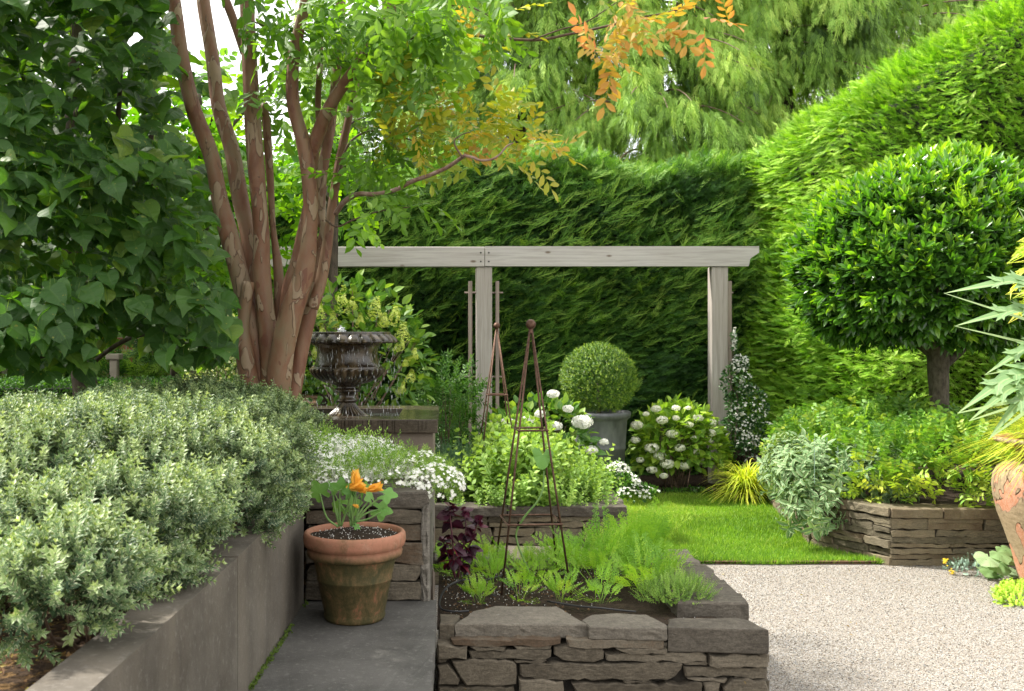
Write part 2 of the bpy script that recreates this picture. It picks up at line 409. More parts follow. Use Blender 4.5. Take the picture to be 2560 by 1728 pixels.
def stone_mat(name, cols, lichen=(.35, .33, .22), lich=.66, yellow=None, bumpd=.006, rough=.85, sc=1.0):
    m, nt, out = mat(name); b = NB(nt); g = b.coord()
    at = b.n('Attribute', attribute_name='luv'); sp = b.n('SeparateXYZ'); b.l(at.outputs['Vector'], sp.inputs[0])
    n1 = b.noise(g, 5 * sc, 6, .6, .3); n2 = b.noise(b.coord((1, 1, 3.2)), 28 * sc, 6, .7); n3 = b.noise(g, 120 * sc, 3, .7)
    f = b.math('ADD', b.math('MULTIPLY', sp.outputs[2], .45), b.math('ADD', b.math('MULTIPLY', n1, .5), b.math('MULTIPLY', n2, .35)))
    c = b.ramp(f, [(.28 + .62 * i / (len(cols) - 1), q) for i, q in enumerate(cols)])
    c = b.mix(b.ramp(n2, [(.35, (0, 0, 0)), (.75, (1, 1, 1))]), b.mix(.35, c, (.0, .0, .0)), c)
    c = b.mix(b.math('MULTIPLY', b.ramp(b.noise(g, 16 * sc, 5, .7, .5), [(lich, (0, 0, 0)), (lich + .06, (1, 1, 1))]), .45), c, lichen)
    if yellow: c = b.mix(b.ramp(b.noise(b.coord((1.3, 1, 1)), 11 * sc, 6, .75, .2), [(.70, (0, 0, 0)), (.74, (.8, .8, .8))]), c, yellow)
    c = b.mix(b.ramp(n3, [(.3, (.75, .75, .75)), (.7, (0, 0, 0))]), c, b.mix(.55, c, (0, 0, 0)))
    hgt = b.math('ADD', b.math('MULTIPLY', n2, 1.0), b.math('MULTIPLY', n3, .35))
    b.bsdf(out, c, rough, b.bump(hgt, bumpd), spec=.3); return m
def simple_mat(name, c1, c2=None, scale=20, rough=.7, bumpd=.002, metal=0.0, spec=.4, stretch=(1, 1, 1), lo=.35, hi=.65, **kw):
    m, nt, out = mat(name); b = NB(nt); g = b.coord(stretch); n1 = b.noise(g, scale, 6, .65)
    c = b.ramp(n1, [(lo, c1), (hi, c2 or c1)]); b.bsdf(out, c, rough, b.bump(b.noise(g, scale * 4, 4, .7), bumpd) if bumpd else None, metal, spec, **kw); return m
R_ = lambda s: np.random.default_rng(s)
# ------------------------------------------------------------------ material set
M_slate = stone_mat('dry_stone', [(.04, .032, .022), (.10, .082, .058), (.165, .138, .10), (.23, .195, .145), (.13, .088, .055)], lichen=(.26, .25, .20), yellow=(.30, .19, .03))
M_cap = stone_mat('cap_stone', [(.072, .060, .046), (.13, .112, .088), (.185, .162, .13), (.23, .202, .162)], lichen=(.38, .36, .30), lich=.64, bumpd=.004)
M_slate_warm = stone_mat('dry_stone_warm', [(.05, .042, .026), (.13, .11, .07), (.21, .18, .12), (.27, .22, .14), (.16, .115, .07)], lichen=(.36, .34, .27))
M_core = simple_mat('joint_dirt', (.012, .010, .008), (.03, .025, .018), 30, .95, .004)

def concrete_mat(name, base, dark, stain=True):
    m, nt, out = mat(name); b = NB(nt); g = b.coord()
    n1 = b.noise(g, 3.2, 5, .6, .2); n2 = b.noise(g, 45, 5, .7); n3 = b.noise(b.coord((5, 5, .9)), 1.1, 5, .65, .3)
    c = b.mix(b.ramp(n1, [(.35, (0, 0, 0)), (.68, (1, 1, 1))]), dark, base)
    if stain: c = b.mix(b.math('MULTIPLY', b.ramp(n3, [(.42, (0, 0, 0)), (.75, (1, 1, 1))]), .40), c, lerp(base, (.20, .16, .11), .5))
    c = b.mix(b.math('MULTIPLY', b.ramp(n2, [(.55, (0, 0, 0)), (.72, (1, 1, 1))]), .4), c, lerp(base, (.5, .48, .44), .35))
    c = b.mix(b.ramp(b.noise(g, 150, 2), [(.22, (.7, .7, .7)), (.34, (0, 0, 0))]), c, lerp(dark, (0, 0, 0), .5))
    b.bsdf(out, c, .8, b.bump(b.math('ADD', n2, b.math('MULTIPLY', b.noise(g, 260, 3), .5)), .002), spec=.3); return m
M_conc = concrete_mat('aged_concrete', (.120, .106, .087), (.062, .053, .042))
M_slab = concrete_mat('bluestone', (.105, .10, .092), (.055, .053, .048), False)
M_concl = concrete_mat('pale_concrete', (.34, .30, .25), (.22, .19, .15))

def wood_mat(name, c1, c2, axis, knots=True):
    m, nt, out = mat(name); b = NB(nt); s = [22, 22, 22]; s[axis] = .9
    g = b.coord(tuple(s)); n1 = b.noise(g, 1.6, 5, .65, .6); n2 = b.noise(g, 7, 4, .7)
    c = b.ramp(n1, [(.3, c2), (.55, c1), (.8, lerp(c1, (.8, .77, .72), .25))])
    c = b.mix(b.math('MULTIPLY', b.ramp(n2, [(.5, (0, 0, 0)), (.8, (1, 1, 1))]), .25), c, lerp(c2, (0, 0, 0), .3))
    c = b.mix(b.math('MULTIPLY', b.noise(b.coord(), 1.3, 2), .35), c, (.30, .23, .18))
    if knots:
        v = b.n('TexVoronoi', feature='F1'); b.l(b.coord((2.2, 1, 5)), v.inputs['Vector']); v.inputs['Scale'].default_value = 1.0
        c = b.mix(b.ramp(v.outputs[0], [(.06, (.85, .85, .85)), (.11, (0, 0, 0))]), c, (.11, .07, .045))
    b.bsdf(out, c, .75, b.bump(n1, .002), spec=.25); return m
M_beam = wood_mat('weathered_beam', (.45, .43, .41), (.31, .295, .28), 0)
M_post = wood_mat('weathered_post', (.37, .345, .32), (.25, .225, .205), 2, False)
M_slat = wood_mat('weathered_slat', (.27, .22, .19), (.17, .135, .115), 2, False)
M_rust = simple_mat('rusted_iron', (.05, .022, .013), (.13, .075, .05), 60, .55, .001, .6)
M_lead = simple_mat('zinc_grey', (.085, .088, .093), (.15, .155, .16), 9, .5, .001, .3, stretch=(1, 1, .5))
M_black = simple_mat('black_plastic', (.02, .02, .022), (.035, .035, .037), 30, .45, 0)
M_screw = simple_mat('dark_screw', (.02, .02, .02), None, 30, .4, 0, .8)

def soil_mat(name, c1, c2, perl=.0, warm=None):
    m, nt, out = mat(name); b = NB(nt); g = b.coord(); n1 = b.noise(g, 55, 6, .75); 
    c = b.ramp(n1, [(.35, c1), (.65, c2)])
    if warm: c = b.mix(b.ramp(b.noise(g, 24, 4, .7), [(.52, (0, 0, 0)), (.62, (.8, .8, .8))]), c, warm)
    b.bsdf(out, c, .95, b.bump(b.math('ADD', n1, b.noise(g, 15, 4)), .02), spec=.2); return m
M_soil = soil_mat('dark_soil', (.012, .008, .005), (.06, .04, .026))
M_litter = soil_mat('leaf_litter', (.02, .012, .007), (.09, .055, .03), warm=(.22, .13, .05))
M_perl = simple_mat('perlite', (.5, .48, .44), (.7, .69, .66), 80, .8, 0)
M_chip = simple_mat('bark_chip', (.06, .035, .02), (.2, .12, .06), 25, .9, 0)

m, nt, out = mat('pea_gravel'); b = NB(nt); g = b.coord(); v = b.n('TexVoronoi', feature='F1'); b.l(g, v.inputs['Vector']); v.inputs['Scale'].default_value = 125
hs = b.n('SeparateColor'); b.l(v.outputs['Color'], hs.inputs[0])
c = b.ramp(hs.outputs[0], [(0, (.07, .07, .07)), (.18, (.21, .175, .135)), (.4, (.35, .315, .27)), (.65, (.44, .405, .355)), (.85, (.28, .285, .29)), (1, (.54, .53, .50))])
c = b.mix(b.ramp(v.outputs['Distance'], [(.45, (0, 0, 0)), (.8, (.8, .8, .8))]), c, (.10, .085, .07))
c = b.mix(b.math('MULTIPLY', b.ramp(b.noise(g, .8, 4, .65), [(.38, (0, 0, 0)), (.7, (1, 1, 1))]), .38), c, (.22, .19, .155))
b.bsdf(out, c, .85, b.bump(b.math('SUBTRACT', 1.0, v.outputs['Distance']), .008), spec=.3); M_gravel = m
m, nt, out = mat('pebble'); b = NB(nt); at = b.n('Attribute', attribute_name='luv'); sp = b.n('SeparateXYZ'); b.l(at.outputs['Vector'], sp.inputs[0])
c = b.ramp(sp.outputs[2], [(0, (.045, .045, .045)), (.14, (.15, .115, .08)), (.35, (.34, .295, .24)), (.6, (.45, .415, .36)), (.8, (.22, .235, .25)), (.93, (.58, .57, .54)), (1, (.34, .16, .10))])
b.bsdf(out, c, .8, spec=.3); M_peb = m

def bark_mat():
    m, nt, out = mat('peeling_bark'); b = NB(nt); g = b.coord((1, 1, .42)); 
    n1 = b.noise(g, 9, 3, .5, .5); n2 = b.noise(b.coord((1, 1, .35)), 16, 2, .5, .8); n3 = b.noise(b.coord((1, 1, .5)), 40, 4, .6)
    c = b.ramp(n1, [(.30, (.125, .052, .028)), (.45, (.17, .082, .046)), (.56, (.19, .110, .064)), (.70, (.18, .130, .075))])
    c = b.mix(b.ramp(n2, [(.585, (0, 0, 0)), (.60, (1, 1, 1))]), c, (.25, .18, .115))
    c = b.mix(b.ramp(n2, [(.575, (0, 0, 0)), (.583, (.7, .7, .7)), (.595, (.7, .7, .7)), (.603, (0, 0, 0))]), c, (.075, .04, .026))
    c = b.mix(b.ramp(b.noise(g, 13, 2, .5, .4), [(.64, (0, 0, 0)), (.655, (.75, .75, .75))]), c, (.12, .045, .028))
    c = b.mix(b.math('MULTIPLY', b.ramp(n3, [(.5, (0, 0, 0)), (.75, (1, 1, 1))]), .35), c, (.16, .13, .085))
    b.bsdf(out, c, .6, b.bump(b.math('ADD', b.ramp(n2, [(.57, (0, 0, 0)), (.61, (1, 1, 1))]), b.math('MULTIPLY', n3, .6)), .004), spec=.35); return m
M_bark = bark_mat()
M_dbark = simple_mat('dark_bark', (.035, .026, .018), (.09, .07, .05), 25, .9, .008, stretch=(1, 1, .3))
M_bbark = simple_mat('bay_bark', (.045, .036, .024), (.13, .11, .08), 30, .9, .006, stretch=(1, 1, .5))
M_twig = simple_mat('twig', (.06, .035, .022), (.14, .095, .06), 40, .8, 0)
M_rtwig = simple_mat('pale_branch', (.16, .08, .055), (.26, .19, .15), 30, .7, .002)
M_gstem = simple_mat('green_stem', (.10, .20, .05), (.17, .28, .08), 20, .6, 0)

L_linden = leaf_mat('linden_leaf', [(.028, .070, .016), (.042, .10, .024), (.055, .125, .028), (.075, .15, .03), (.13, .19, .035)], .5, .45, (2.2, 2.5, .35), spots=(.25, .24, .05), vein=(.07, .14, .035), spec=.3)
L_myr = leaf_mat('myrtle_leaf', [(.07, .17, .02), (.12, .25, .03), (.19, .33, .04)], .45, .5, (1.6, 1.6, .4))
L_myry = leaf_mat('myrtle_leaf_yellow', [(.16, .27, .03), (.36, .38, .04), (.50, .34, .05)], .5, .45, (1.4, 1.3, .4))
L_myro = leaf_mat('myrtle_leaf_orange', [(.34, .36, .05), (.48, .30, .06), (.48, .18, .07)], .5, .42, (1.3, 1.2, .5))
L_hebe = leaf_mat('hebe_leaf', [(.045, .09, .045), (.13, .21, .085), (.32, .41, .16)], .5, .22, edge=(.50, .54, .34), edge_at=.66)
L_hedge = leaf_mat('hedge_spray', [(.018, .055, .012), (.045, .13, .022), (.13, .28, .035), (.30, .45, .07)], .6, .25, (1.4, 1.5, .4), clump=.4)
L_hedger = leaf_mat('bright_hedge_spray', [(.05, .15, .010), (.16, .35, .022), (.38, .60, .06), (.62, .76, .22)], .55, .32, (1.4, 1.5, .4), clump=.3)
L_cedar = leaf_mat('cedar_spray', [(.035, .085, .018), (.13, .25, .035), (.27, .46, .07), (.50, .66, .15)], .6, .3, (1.4, 1.3, .5), clump=.3)
L_bay = leaf_mat('bay_leaf', [(.022, .07, .012), (.045, .12, .018), (.10, .25, .025), (.32, .48, .04)], .27, .34, (1.7, 1.9, .3), spec=.6, vein=(.06, .14, .03))
L_box = leaf_mat('box_leaf', [(.03, .09, .012), (.10, .21, .02), (.30, .42, .05)], .4, .25)
L_hyd = leaf_mat('hydrangea_leaf', [(.05, .14, .02), (.09, .22, .03), (.22, .34, .04)], .5, .35, vein=(.20, .32, .08))
L_hydb = leaf_mat('bright_hydrangea_leaf', [(.09, .20, .02), (.20, .36, .035), (.38, .52, .06)], .5, .35, vein=(.34, .46, .10))
L_lime = leaf_mat('oregano_leaf', [(.12, .24, .04), (.22, .37, .06), (.34, .48, .11)], .55, .35)
L_carrot = leaf_mat('carrot_leaf', [(.12, .28, .03), (.22, .42, .04), (.36, .52, .06)], .6, .35)
L_mint = leaf_mat('mint_leaf', [(.06, .18, .02), (.14, .31, .03), (.32, .45, .045), (.48, .54, .08)], .5, .35, vein=(.30, .40, .08))
L_sage = leaf_mat('sage_leaf', [(.10, .19, .07), (.16, .27, .11), (.22, .33, .15)], .6, .25, edge=(.52, .56, .34), edge_at=.88)
L_jas = leaf_mat('jasmine_leaf', [(.012, .05, .01), (.03, .09, .015), (.06, .15, .03)], .35, .2)
L_grassy = leaf_mat('golden_grass_blade', [(.28, .42, .03), (.52, .60, .05), (.70, .68, .12)], .5, .4)
L_lawn = leaf_mat('lawn_blade', [(.05, .14, .012), (.13, .28, .02), (.25, .42, .035), (.44, .52, .12)], .55, .35, clump=.35)
L_dark = leaf_mat('shrub_leaf', [(.03, .10, .012), (.06, .16, .02), (.12, .24, .04)], .4, .3)
L_cardoon = leaf_mat('cardoon_leaf', [(.12, .22, .09), (.17, .29, .12), (.25, .36, .19)], .6, .3, vein=(.36, .46, .22))
L_zuc = leaf_mat('courgette_leaf', [(.09, .22, .05), (.13, .29, .06), (.17, .33, .08)], .55, .35, vein=(.22, .38, .14))
L_purp = leaf_mat('purple_leaf', [(.02, .006, .012), (.055, .010, .025), (.12, .012, .022)], .4, .25, (1.6, .5, .6))
L_petal = leaf_mat('white_petal', [(.72, .72, .62), (.82, .82, .76), (.86, .86, .82)], .6, .3, (1, 1, 1), clump=.05)
L_cream = leaf_mat('cream_petal', [(.66, .70, .38), (.82, .82, .64), (.88, .88, .80)], .6, .3, (1, 1, .9), clump=.05)
L_limefl = leaf_mat('lime_panicle', [(.42, .54, .12), (.62, .70, .20), (.74, .76, .32)], .6, .3, clump=.1)
L_orange = leaf_mat('orange_petal', [(.80, .36, .03), (.88, .52, .08), (.90, .62, .16)], .5, .35, (1.1, 1, .6))
L_grey = leaf_mat('grey_sedum_leaf', [(.14, .22, .17), (.2, .29, .23), (.28, .37, .31)], .6, .1)
L_sedum = leaf_mat('lime_sedum_leaf', [(.25, .42, .03), (.36, .54, .05), (.46, .6, .09)], .55, .25)
L_rose = leaf_mat('rosemary_leaf', [(.05, .12, .06), (.09, .18, .09), (.14, .24, .13)], .6, .15)
L_moss = leaf_mat('moss', [(.05, .09, .01), (.09, .14, .015)], .8, .1)

# ------------------------------------------------------------------ SETTING: ground, soil, gravel, lawn
def sheet(acc, poly, z, mat=0):
    P = np.array([(x, y, z) for x, y in poly]); c = P.mean(0); n = len(P)
    acc.raw(np.vstack([P, c]), [(i, (i + 1) % n, n) for i in range(n)], (), None, mat)
def grid_sheet(acc, x0, x1, y0, y1, z, nx, ny, amp=.02, sc=4, seed=0):
    xs, ys = np.meshgrid(np.linspace(x0, x1, nx), np.linspace(y0, y1, ny)); P = np.stack([xs.ravel(), ys.ravel(), np.full(xs.size, z)], -1)
    P[:, 2] += fbm(P, sc, seed, 3) * amp
    i, j = np.meshgrid(np.arange(ny - 1), np.arange(nx - 1), indexing='ij')
    acc.raw(P, (), np.stack([i * nx + j, i * nx + j + 1, (i + 1) * nx + j + 1, (i + 1) * nx + j], -1).reshape(-1, 4))
a = Acc(); sheet(a, [(-80, -40), (80, -40), (80, 120), (-80, 120)], -.03)
tag(a.build('ground', M_soil), kind='structure')
a = Acc(); sheet(a, [(-.10, -3), (9, -3), (9, 8.24), (3.55, 8.28), (3.40, 8.32), (-.10, 8.32)], .004)
tag(a.build('gravel_path', M_gravel), kind='structure')
M_lawnbase = soil_mat('lawn_base', (.03, .08, .01), (.07, .17, .02))
lawn_poly = [(1.0, 8.33), (3.47, 8.33), (3.16, 8.97), (3.46, 11.3), (2.8, 11.75), (1.0, 11.75)]
a = Acc(); sheet(a, lawn_poly, .012); tag(a.build('lawn', M_lawnbase), kind='structure')
a = Acc(); grid_sheet(a, -1.5, 9, 11.3, 14, .03, 60, 20, .03); tag(a.build('border_soil', M_soil), kind='structure')
# pebbles lying on the gravel
r = R_(11); n = 64000
y = 4.5 + (8.25 - 4.5) * r.random(n) ** .8; x = r.uniform(1.2, 5.6, n)
k = (x < (2600 - VX) * y / F) ; x, y = x[k], y[k]
octa = T([(1, 0, 0), (-1, 0, 0), (0, 1, 0), (0, -1, 0), (0, 0, .6), (.2, .2, -.6)], [(0, 2, 4), (2, 1, 4), (1, 3, 4), (3, 0, 4), (2, 0, 5), (1, 2, 5), (3, 1, 5), (0, 3, 5)])
a = Acc(); d = r.normal(size=(len(x), 3)); a.add(octa, frames(d, r.normal(size=d.shape) + [0, 0, 2], r.uniform(.0022, .0050, len(x))), np.column_stack([x, y, np.full(len(x), .006)]), r.random(len(x)) ** 1.1 * .97)
tag(a.build('loose_pebbles', M_peb, smooth=True), 'loose pale pea gravel scattered over the path', 'gravel', kind='stuff')
# lawn grass
def in_poly(x, y, P):
    c = np.zeros(len(x), bool); P = np.array(P)
    for (x1, y1), (x2, y2) in zip(P, np.roll(P, -1, 0)): c ^= ((y1 > y) != (y2 > y)) & (x < (x2 - x1) * (y - y1) / (y2 - y1 + 1e-12) + x1)
    return c
n = 150000; x = r.uniform(1.0, 3.55, n); y = r.uniform(8.25, 11.8, n); k = in_poly(x, y, lawn_poly) | ((y < 8.33) & (x > 1.5) & (x < 3.46) & (fbm(np.column_stack([x, 0 * x, 0 * x]), 9, 3, 3) * .05 + 8.29 < y)); x, y = x[k], y[k]; n = len(x)
e = y < 8.45
blade = T([(0, .5, 0), (0, -.5, 0), (.6, -.3, .08), (.6, .3, .08), (1, 0, .22)], [(3, 2, 4)], [(0, 1, 2, 3)], [(0, .5, 0)] * 5)
d = np.column_stack([r.normal(0, .45, n), r.normal(0, .45, n) - .15, np.ones(n)]); a = Acc()
hgt = r.uniform(.03, .062, n) * (1 + .35 * fbm(np.column_stack([x, y, 0 * x]), 2.2, 4)) * np.where(e, 1.35, 1)
a.add(blade, frames(d, r.normal(size=(n, 3)), hgt, .10), np.column_stack([x, y, np.full(n, .01)]), np.clip(r.normal(.5, .2, n) + .32 * fbm(np.column_stack([x, y, 0 * x]), 2.6, 9, 3), 0, 1))
tag(a.build('lawn_grass', L_lawn), 'short bright green mown grass of the lawn', 'grass', kind='stuff')
a = Acc(); sheet(a, [(1.55, 8.29), (3.45, 8.29), (3.45, 8.34), (1.55, 8.34)], .03); box(a, (1.3, 8.315, -.02), (3.42, 8.327, .03))
tag(a.build('lawn_edging', M_chip), 'thin brown edging strip between lawn and gravel', 'edging')

# upper terrace soil (left garden)
SZ = 1.07
a = Acc(); grid_sheet(a, -9, -.80, 1.0, 4.66, SZ, 150, 60, .02, 8, 2); grid_sheet(a, -9, -.14, 4.67, 6.54, SZ + .02, 120, 40, .02, 8, 3); grid_sheet(a, -9, -1.36, 6.5, 14, SZ, 60, 50, .03, 5, 4)
box(a, (-9, 1.0, -.02), (-.95, 6.5, 1.02)); box(a, (-9, 6.5, -.02), (-1.5, 14, 1.02)); box(a, (-1.0, 4.8, -.02), (-.2, 6.5, 1.02))
tag(a.build('terrace_soil', M_litter), kind='structure')
r = R_(5); n = 5200; x = r.uniform(-2.4, -.84, n); y = r.uniform(1.7, 4.4, n)
a = Acc(); a.add(diamond(.5, .12), frames(r.normal(size=(n, 3)) * [1, 1, .35], r.normal(size=(n, 3)) * .6 + [0, 0, 1], r.uniform(.006, .022, n)), np.column_stack([x, y, np.full(n, SZ + .012)]), r.random(n))
L_litter = leaf_mat('fallen_leaf', [(.05, .025, .012), (.16, .08, .03), (.30, .20, .06), (.36, .30, .05), (.10, .05, .025)], .8, .1)
tag(a.build('fallen_leaves', L_litter), 'small dry brown and yellow leaves lying under the clipped shrub', 'leaf litter', kind='stuff')

# ------------------------------------------------------------------ concrete wall, slab
def prism(acc, P, z0, z1, mat=0):
    P = np.array(P, float); n = len(P); Vv = np.vstack([np.column_stack([P, np.full(n, z)]) for z in (z0, z1)])
    c0 = len(Vv); Vv = np.vstack([Vv, [*P.mean(0), z0], [*P.mean(0), z1]])
    acc.raw(Vv, [(i, (i + 1) % n, c0) for i in range(n)][::1] + [(n + i, n + (i + 1) % n, c0 + 1) for i in range(n)], [(i, (i + 1) % n, n + (i + 1) % n, n + i) for i in range(n)], None, mat)
WT = 1.142; SL = .66
t = empty('concrete_wall', (-.72, 3, 0)); tag(t, 'low grey-brown concrete retaining wall holding the clipped shrub bed beside the stone slab', 'wall')
a = Acc(); prism(a, [(-.765, .8), (-.672, 3.32), (-.80, 3.32), (-.90, .8)], 0, WT - .002); prism(a, [(-.672, 3.326), (-.640, 4.615), (-.775, 4.615), (-.80, 3.326)], 0, WT)
o = a.build('wall_face', M_conc, t); fix_normals(o)
r = R_(3); n = 2600; s = r.random(n); px_ = np.interp(s, [0, 1], [-.765 + .03, -.645]); a = Acc()
pos = np.column_stack([-.765 + (.125) * s + .012 + np.abs(r.normal(0, .006, n)), .8 + 3.8 * s, SL + np.abs(r.normal(0, .006, n))]); k = fbm(pos, 6, 2) > -.35; pos = pos[k]; n = len(pos)
a.add(diamond(.7, .2), frames(r.normal(size=(n, 3)) + [0, 0, 1], r.normal(size=(n, 3)), r.uniform(.006, .014, n)), pos, r.random(n)); a.build('moss', L_moss, t)
t = empty('stone_slab', (-.35, 4, SL)); tag(t, 'flat dark bluestone slab carrying the courgette pot', 'slab')
a = Acc(); stone(a, [(-.80, .9), (-.052, .9), (-.052, 4.66), (-.655, 4.66)], lambda u, v, d: np.stack([u, v, SL + d], -1), 0, -.07, .5, .0012, .006, .06, 3, edge=.0015)
o = a.build('slab_top', M_slab, t); fix_normals(o)
a = Acc(); box(a, (-.70, 1.2, -.02), (-.075, 4.70, SL - .068)); o = a.build('slab_base', M_conc, t); fix_normals(o)

# ------------------------------------------------------------------ dry-stone walls
def cap_row(parent, o, u, n, L, z, th, w, seed, lmin=.3, lmax=.6, over=.015, matl=None, name='cap_stone', amp=.004):
    r = R_(seed); x = 0; fn0 = np.array(o, float); uu = nrm(np.array(u, float)); nn = nrm(np.array(n, float)); q = seed * 31
    while x < L - .01:
        l = r.uniform(lmin, lmax)
        if L - x - l < lmin: l = L - x
        jj = lambda s=.012: r.uniform(-s, s)
        poly = [(x + .003, over + jj(.006)), (x + l - .003, over + jj(.006)), (x + l - .003 + jj(.004), -w + jj(.03)), (x + .003 + jj(.004), -w + jj(.03))]
        a = Acc(); q += 1
        stone(a, poly, lambda p, s_, d: fn0 + np.outer(p, uu) + np.outer(s_, nn) + np.outer(d, [0, 0, 1]), z, z - th * r.uniform(.85, 1.1), r.random(), amp, .007, .04, q)
        oo = a.build(name, matl or M_cap, parent); fix_normals(oo); x += l
# bed one (front herb bed): laid out stone by stone from the photograph
YW = 4.50; ZC = .58; XR = 1.385
t = empty('front_herb_bed', (.6, 5.2, 0)); tag(t, 'dry-stacked grey stone raised bed filled with carrots and a dark purple herb', 'raised bed')
bed1 = t
def q1(zx, zy): p = U(1050 + zx * .37866, 1480 + zy * .37863, YW); return (p[0], p[2])
fr = wallfn((0, YW, 0), (1, 0, 0), (0, -1, 0))
front = [
 [(205,318),(930,312),(925,345),(840,362),(300,358),(215,345)],[(965,318),(1615,322),(1618,375),(1200,374),(980,362)],
 [(122,345),(305,358),(302,442),(122,440)],[(330,368),(570,370),(560,390),(380,396)],[(610,366),(870,366),(860,384),(640,384)],
 [(320,398),(480,394),(868,386),(868,440),(830,455),(330,440)],[(882,372),(1200,374),(1218,400),(1215,450),(1150,470),(1000,465),(885,420)],
 [(1290,376),(1628,380),(1630,404),(1380,408)],[(1228,412),(1380,410),(1850,404),(1900,425),(1898,462),(1560,466),(1230,458)],
 [(1912,415),(2296,424),(2298,500),(2100,502),(1914,488)],[(2225,405),(2280,398),(2294,420),(2230,420)],
 [(622,455),(840,458),(800,470),(630,470)],[(120,446),(185,448),(170,472),(120,474)],
 [(120,485),(180,480),(258,580),(256,618),(120,618)],[(208,458),(400,446),(620,462),(636,480),(634,610),(560,622),(300,620),(262,560)],
 [(655,475),(1720,470),(1736,480),(1728,510),(1640,578),(900,576),(670,560),(655,545)],
 [(1748,468),(1895,466),(1910,480),(1900,494),(1752,488)],[(1750,500),(2040,496),(2298,510),(2296,576),(1760,566)],
 [(1760,572),(2030,578),(2010,600),(1850,592)],[(1336,582),(1526,585),(1520,602),(1340,600)],
 [(648,572),(940,590),(950,640),(945,760),(700,750),(652,690)],[(1000,600),(1860,604),(1866,760),(1060,756)],[(1872,600),(1990,602),(1994,720),(1876,720)],
 [(2002,640),(2060,580),(2280,580),(2300,620),(2298,720),(2004,720)],[(120,628),(620,628),(640,690),(640,760),(120,760)]]
a = Acc(); rr = R_(8)
for i, z in enumerate(front):
    P = [q1(*p) for p in z][::-1]
    stone(a, P, fr, rr.uniform(-.012, .018), -.16, rr.random(), .0028, .007, .03, 300 + i)
drystack(a, (-.04, YW, 0), (1, 0, 0), (0, -1, 0), XR + .03, .0, .265, 12)
drystack(a, (XR, YW + .02, 0), (0, 1, 0), (1, 0, 0), 1.62, 0, ZC - .09, 13)
drystack(a, (XR, 6.16, 0), (-1, 0, 0), (0, 1, 0), 1.4, 0, ZC - .09, 14)
o = a.build('stone_courses', M_slate, t); fix_normals(o)
a = Acc(); box(a, (-.045, YW + .04, -.02), (XR - .04, 6.12, .44)); o = a.build('wall_core', M_core, t)
def capg(px_list, name='cap_stone', th=.075, zc=ZC, seed=0, m_=M_cap, amp=.0014, bot=0):
    P = [G(x, y, zc)[:2] for x, y in px_list]; a = Acc()
    ar = sum(p[0] * q[1] - q[0] * p[1] for p, q in zip(P, P[1:] + P[:1]));  P = P if ar > 0 else P[::-1]
    stone(a, P, lambda u, v, d: np.stack([u, v, d], -1), zc, zc - th, R_(seed).random(), amp, .005, .03, seed, 4, .0018)
    o = a.build(name, m_, bed1); fix_normals(o); return o
def zz(l): return [(1050 + x * .37866, 1480 + y * .37863) for x, y in l]
capg(zz([(232,212),(345,128),(500,92),(905,95),(1062,188),(1106,214)]), th=.060, seed=51)
capg(zz([(1068,184),(1130,150),(1300,140),(1500,150),(1632,216),(1632,240),(1116,232)]), th=.055, seed=52)
capg(zz([(1640,180),(1700,170),(2100,172),(2180,188),(2298,250),(1638,236)]), th=.105, seed=53)
capg(zz([(130,146),(262,150),(226,215),(130,212)]), th=.12, seed=54, m_=M_slate)
for i, (ya, yb) in enumerate([(4.86, 5.30), (5.31, 5.72), (5.73, 6.14)]):
    a = Acc(); rr = R_(60 + i); stone(a, [(XR - .30 + rr.uniform(-.04, .04), ya), (XR + .02, ya + rr.uniform(0, .04)), (XR + .03, yb), (XR - .26 + rr.uniform(-.05, .05), yb)], lambda u, v, d: np.stack([u, v, d], -1), ZC + rr.uniform(-.01, .015), ZC - .085, .2, .005, .008, .035, 60 + i)
    o = a.build('cap_stone', M_cap, t); fix_normals(o)
M_tancap = stone_mat('tan_cap', [(.22, .18, .13), (.33, .28, .21), (.42, .36, .28)], bumpd=.003)
for i, (xa, xb, mm, dz) in enumerate([(-.08, .26, M_cap, 0), (.27, .70, M_tancap, .01), (.71, 1.0, M_cap, 0)]):
    a = Acc(); stone(a, [(xa, 5.84), (xb - .005, 5.80), (xb - .005, 6.17), (xa, 6.18)], lambda u, v, d: np.stack([u, v, d], -1), ZC + dz, ZC - .07, .5, .003, .006, .04, 70 + i)
    o = a.build('cap_stone', mm, t); fix_normals(o)
a = Acc(); grid_sheet(a, -.05, XR - .14, 4.70, 6.0, ZC - .055, 120, 110, .016, 9, 6)
o = a.build('bed_soil', M_soil, t, smooth=True)
n = 2600; x = rr.uniform(-.03, XR - .2, n); y = rr.uniform(4.74, 5.9, n); k = fbm(np.column_stack([x, y, 0 * x]), 4, 3) > rr.uniform(-.5, .8, n); x, y = x[k], y[k]; n = len(x)
a = Acc(); ss = rr.uniform(.002, .0048, n); pz = ZC - .055 + fbm(np.column_stack([x, y, np.full(n, ZC - .055)]), 9, 6, 3) * .016
kk = rr.random(n) < .5
a.add(octa, frames(rr.normal(size=(n, 3)), rr.normal(size=(n, 3)), ss * np.where(kk, .7, 1.4)), np.column_stack([x, y, pz + .003]), mat=0)
a2 = Acc(); a2.add(octa, frames(rr.normal(size=(kk.sum(), 3)), rr.normal(size=(kk.sum(), 3)), ss[kk] * .95), np.column_stack([x, y, pz + .003])[kk]); 
a3 = Acc(); a3.add(octa, frames(rr.normal(size=((~kk).sum(), 3)), rr.normal(size=((~kk).sum(), 3)), ss[~kk] * 1.8), np.column_stack([x, y, pz + .003])[~kk])
tag(a2.build('perlite_grains', M_perl, t), kind='stuff'); tag(a3.build('bark_crumbs', M_chip, t), kind='stuff')

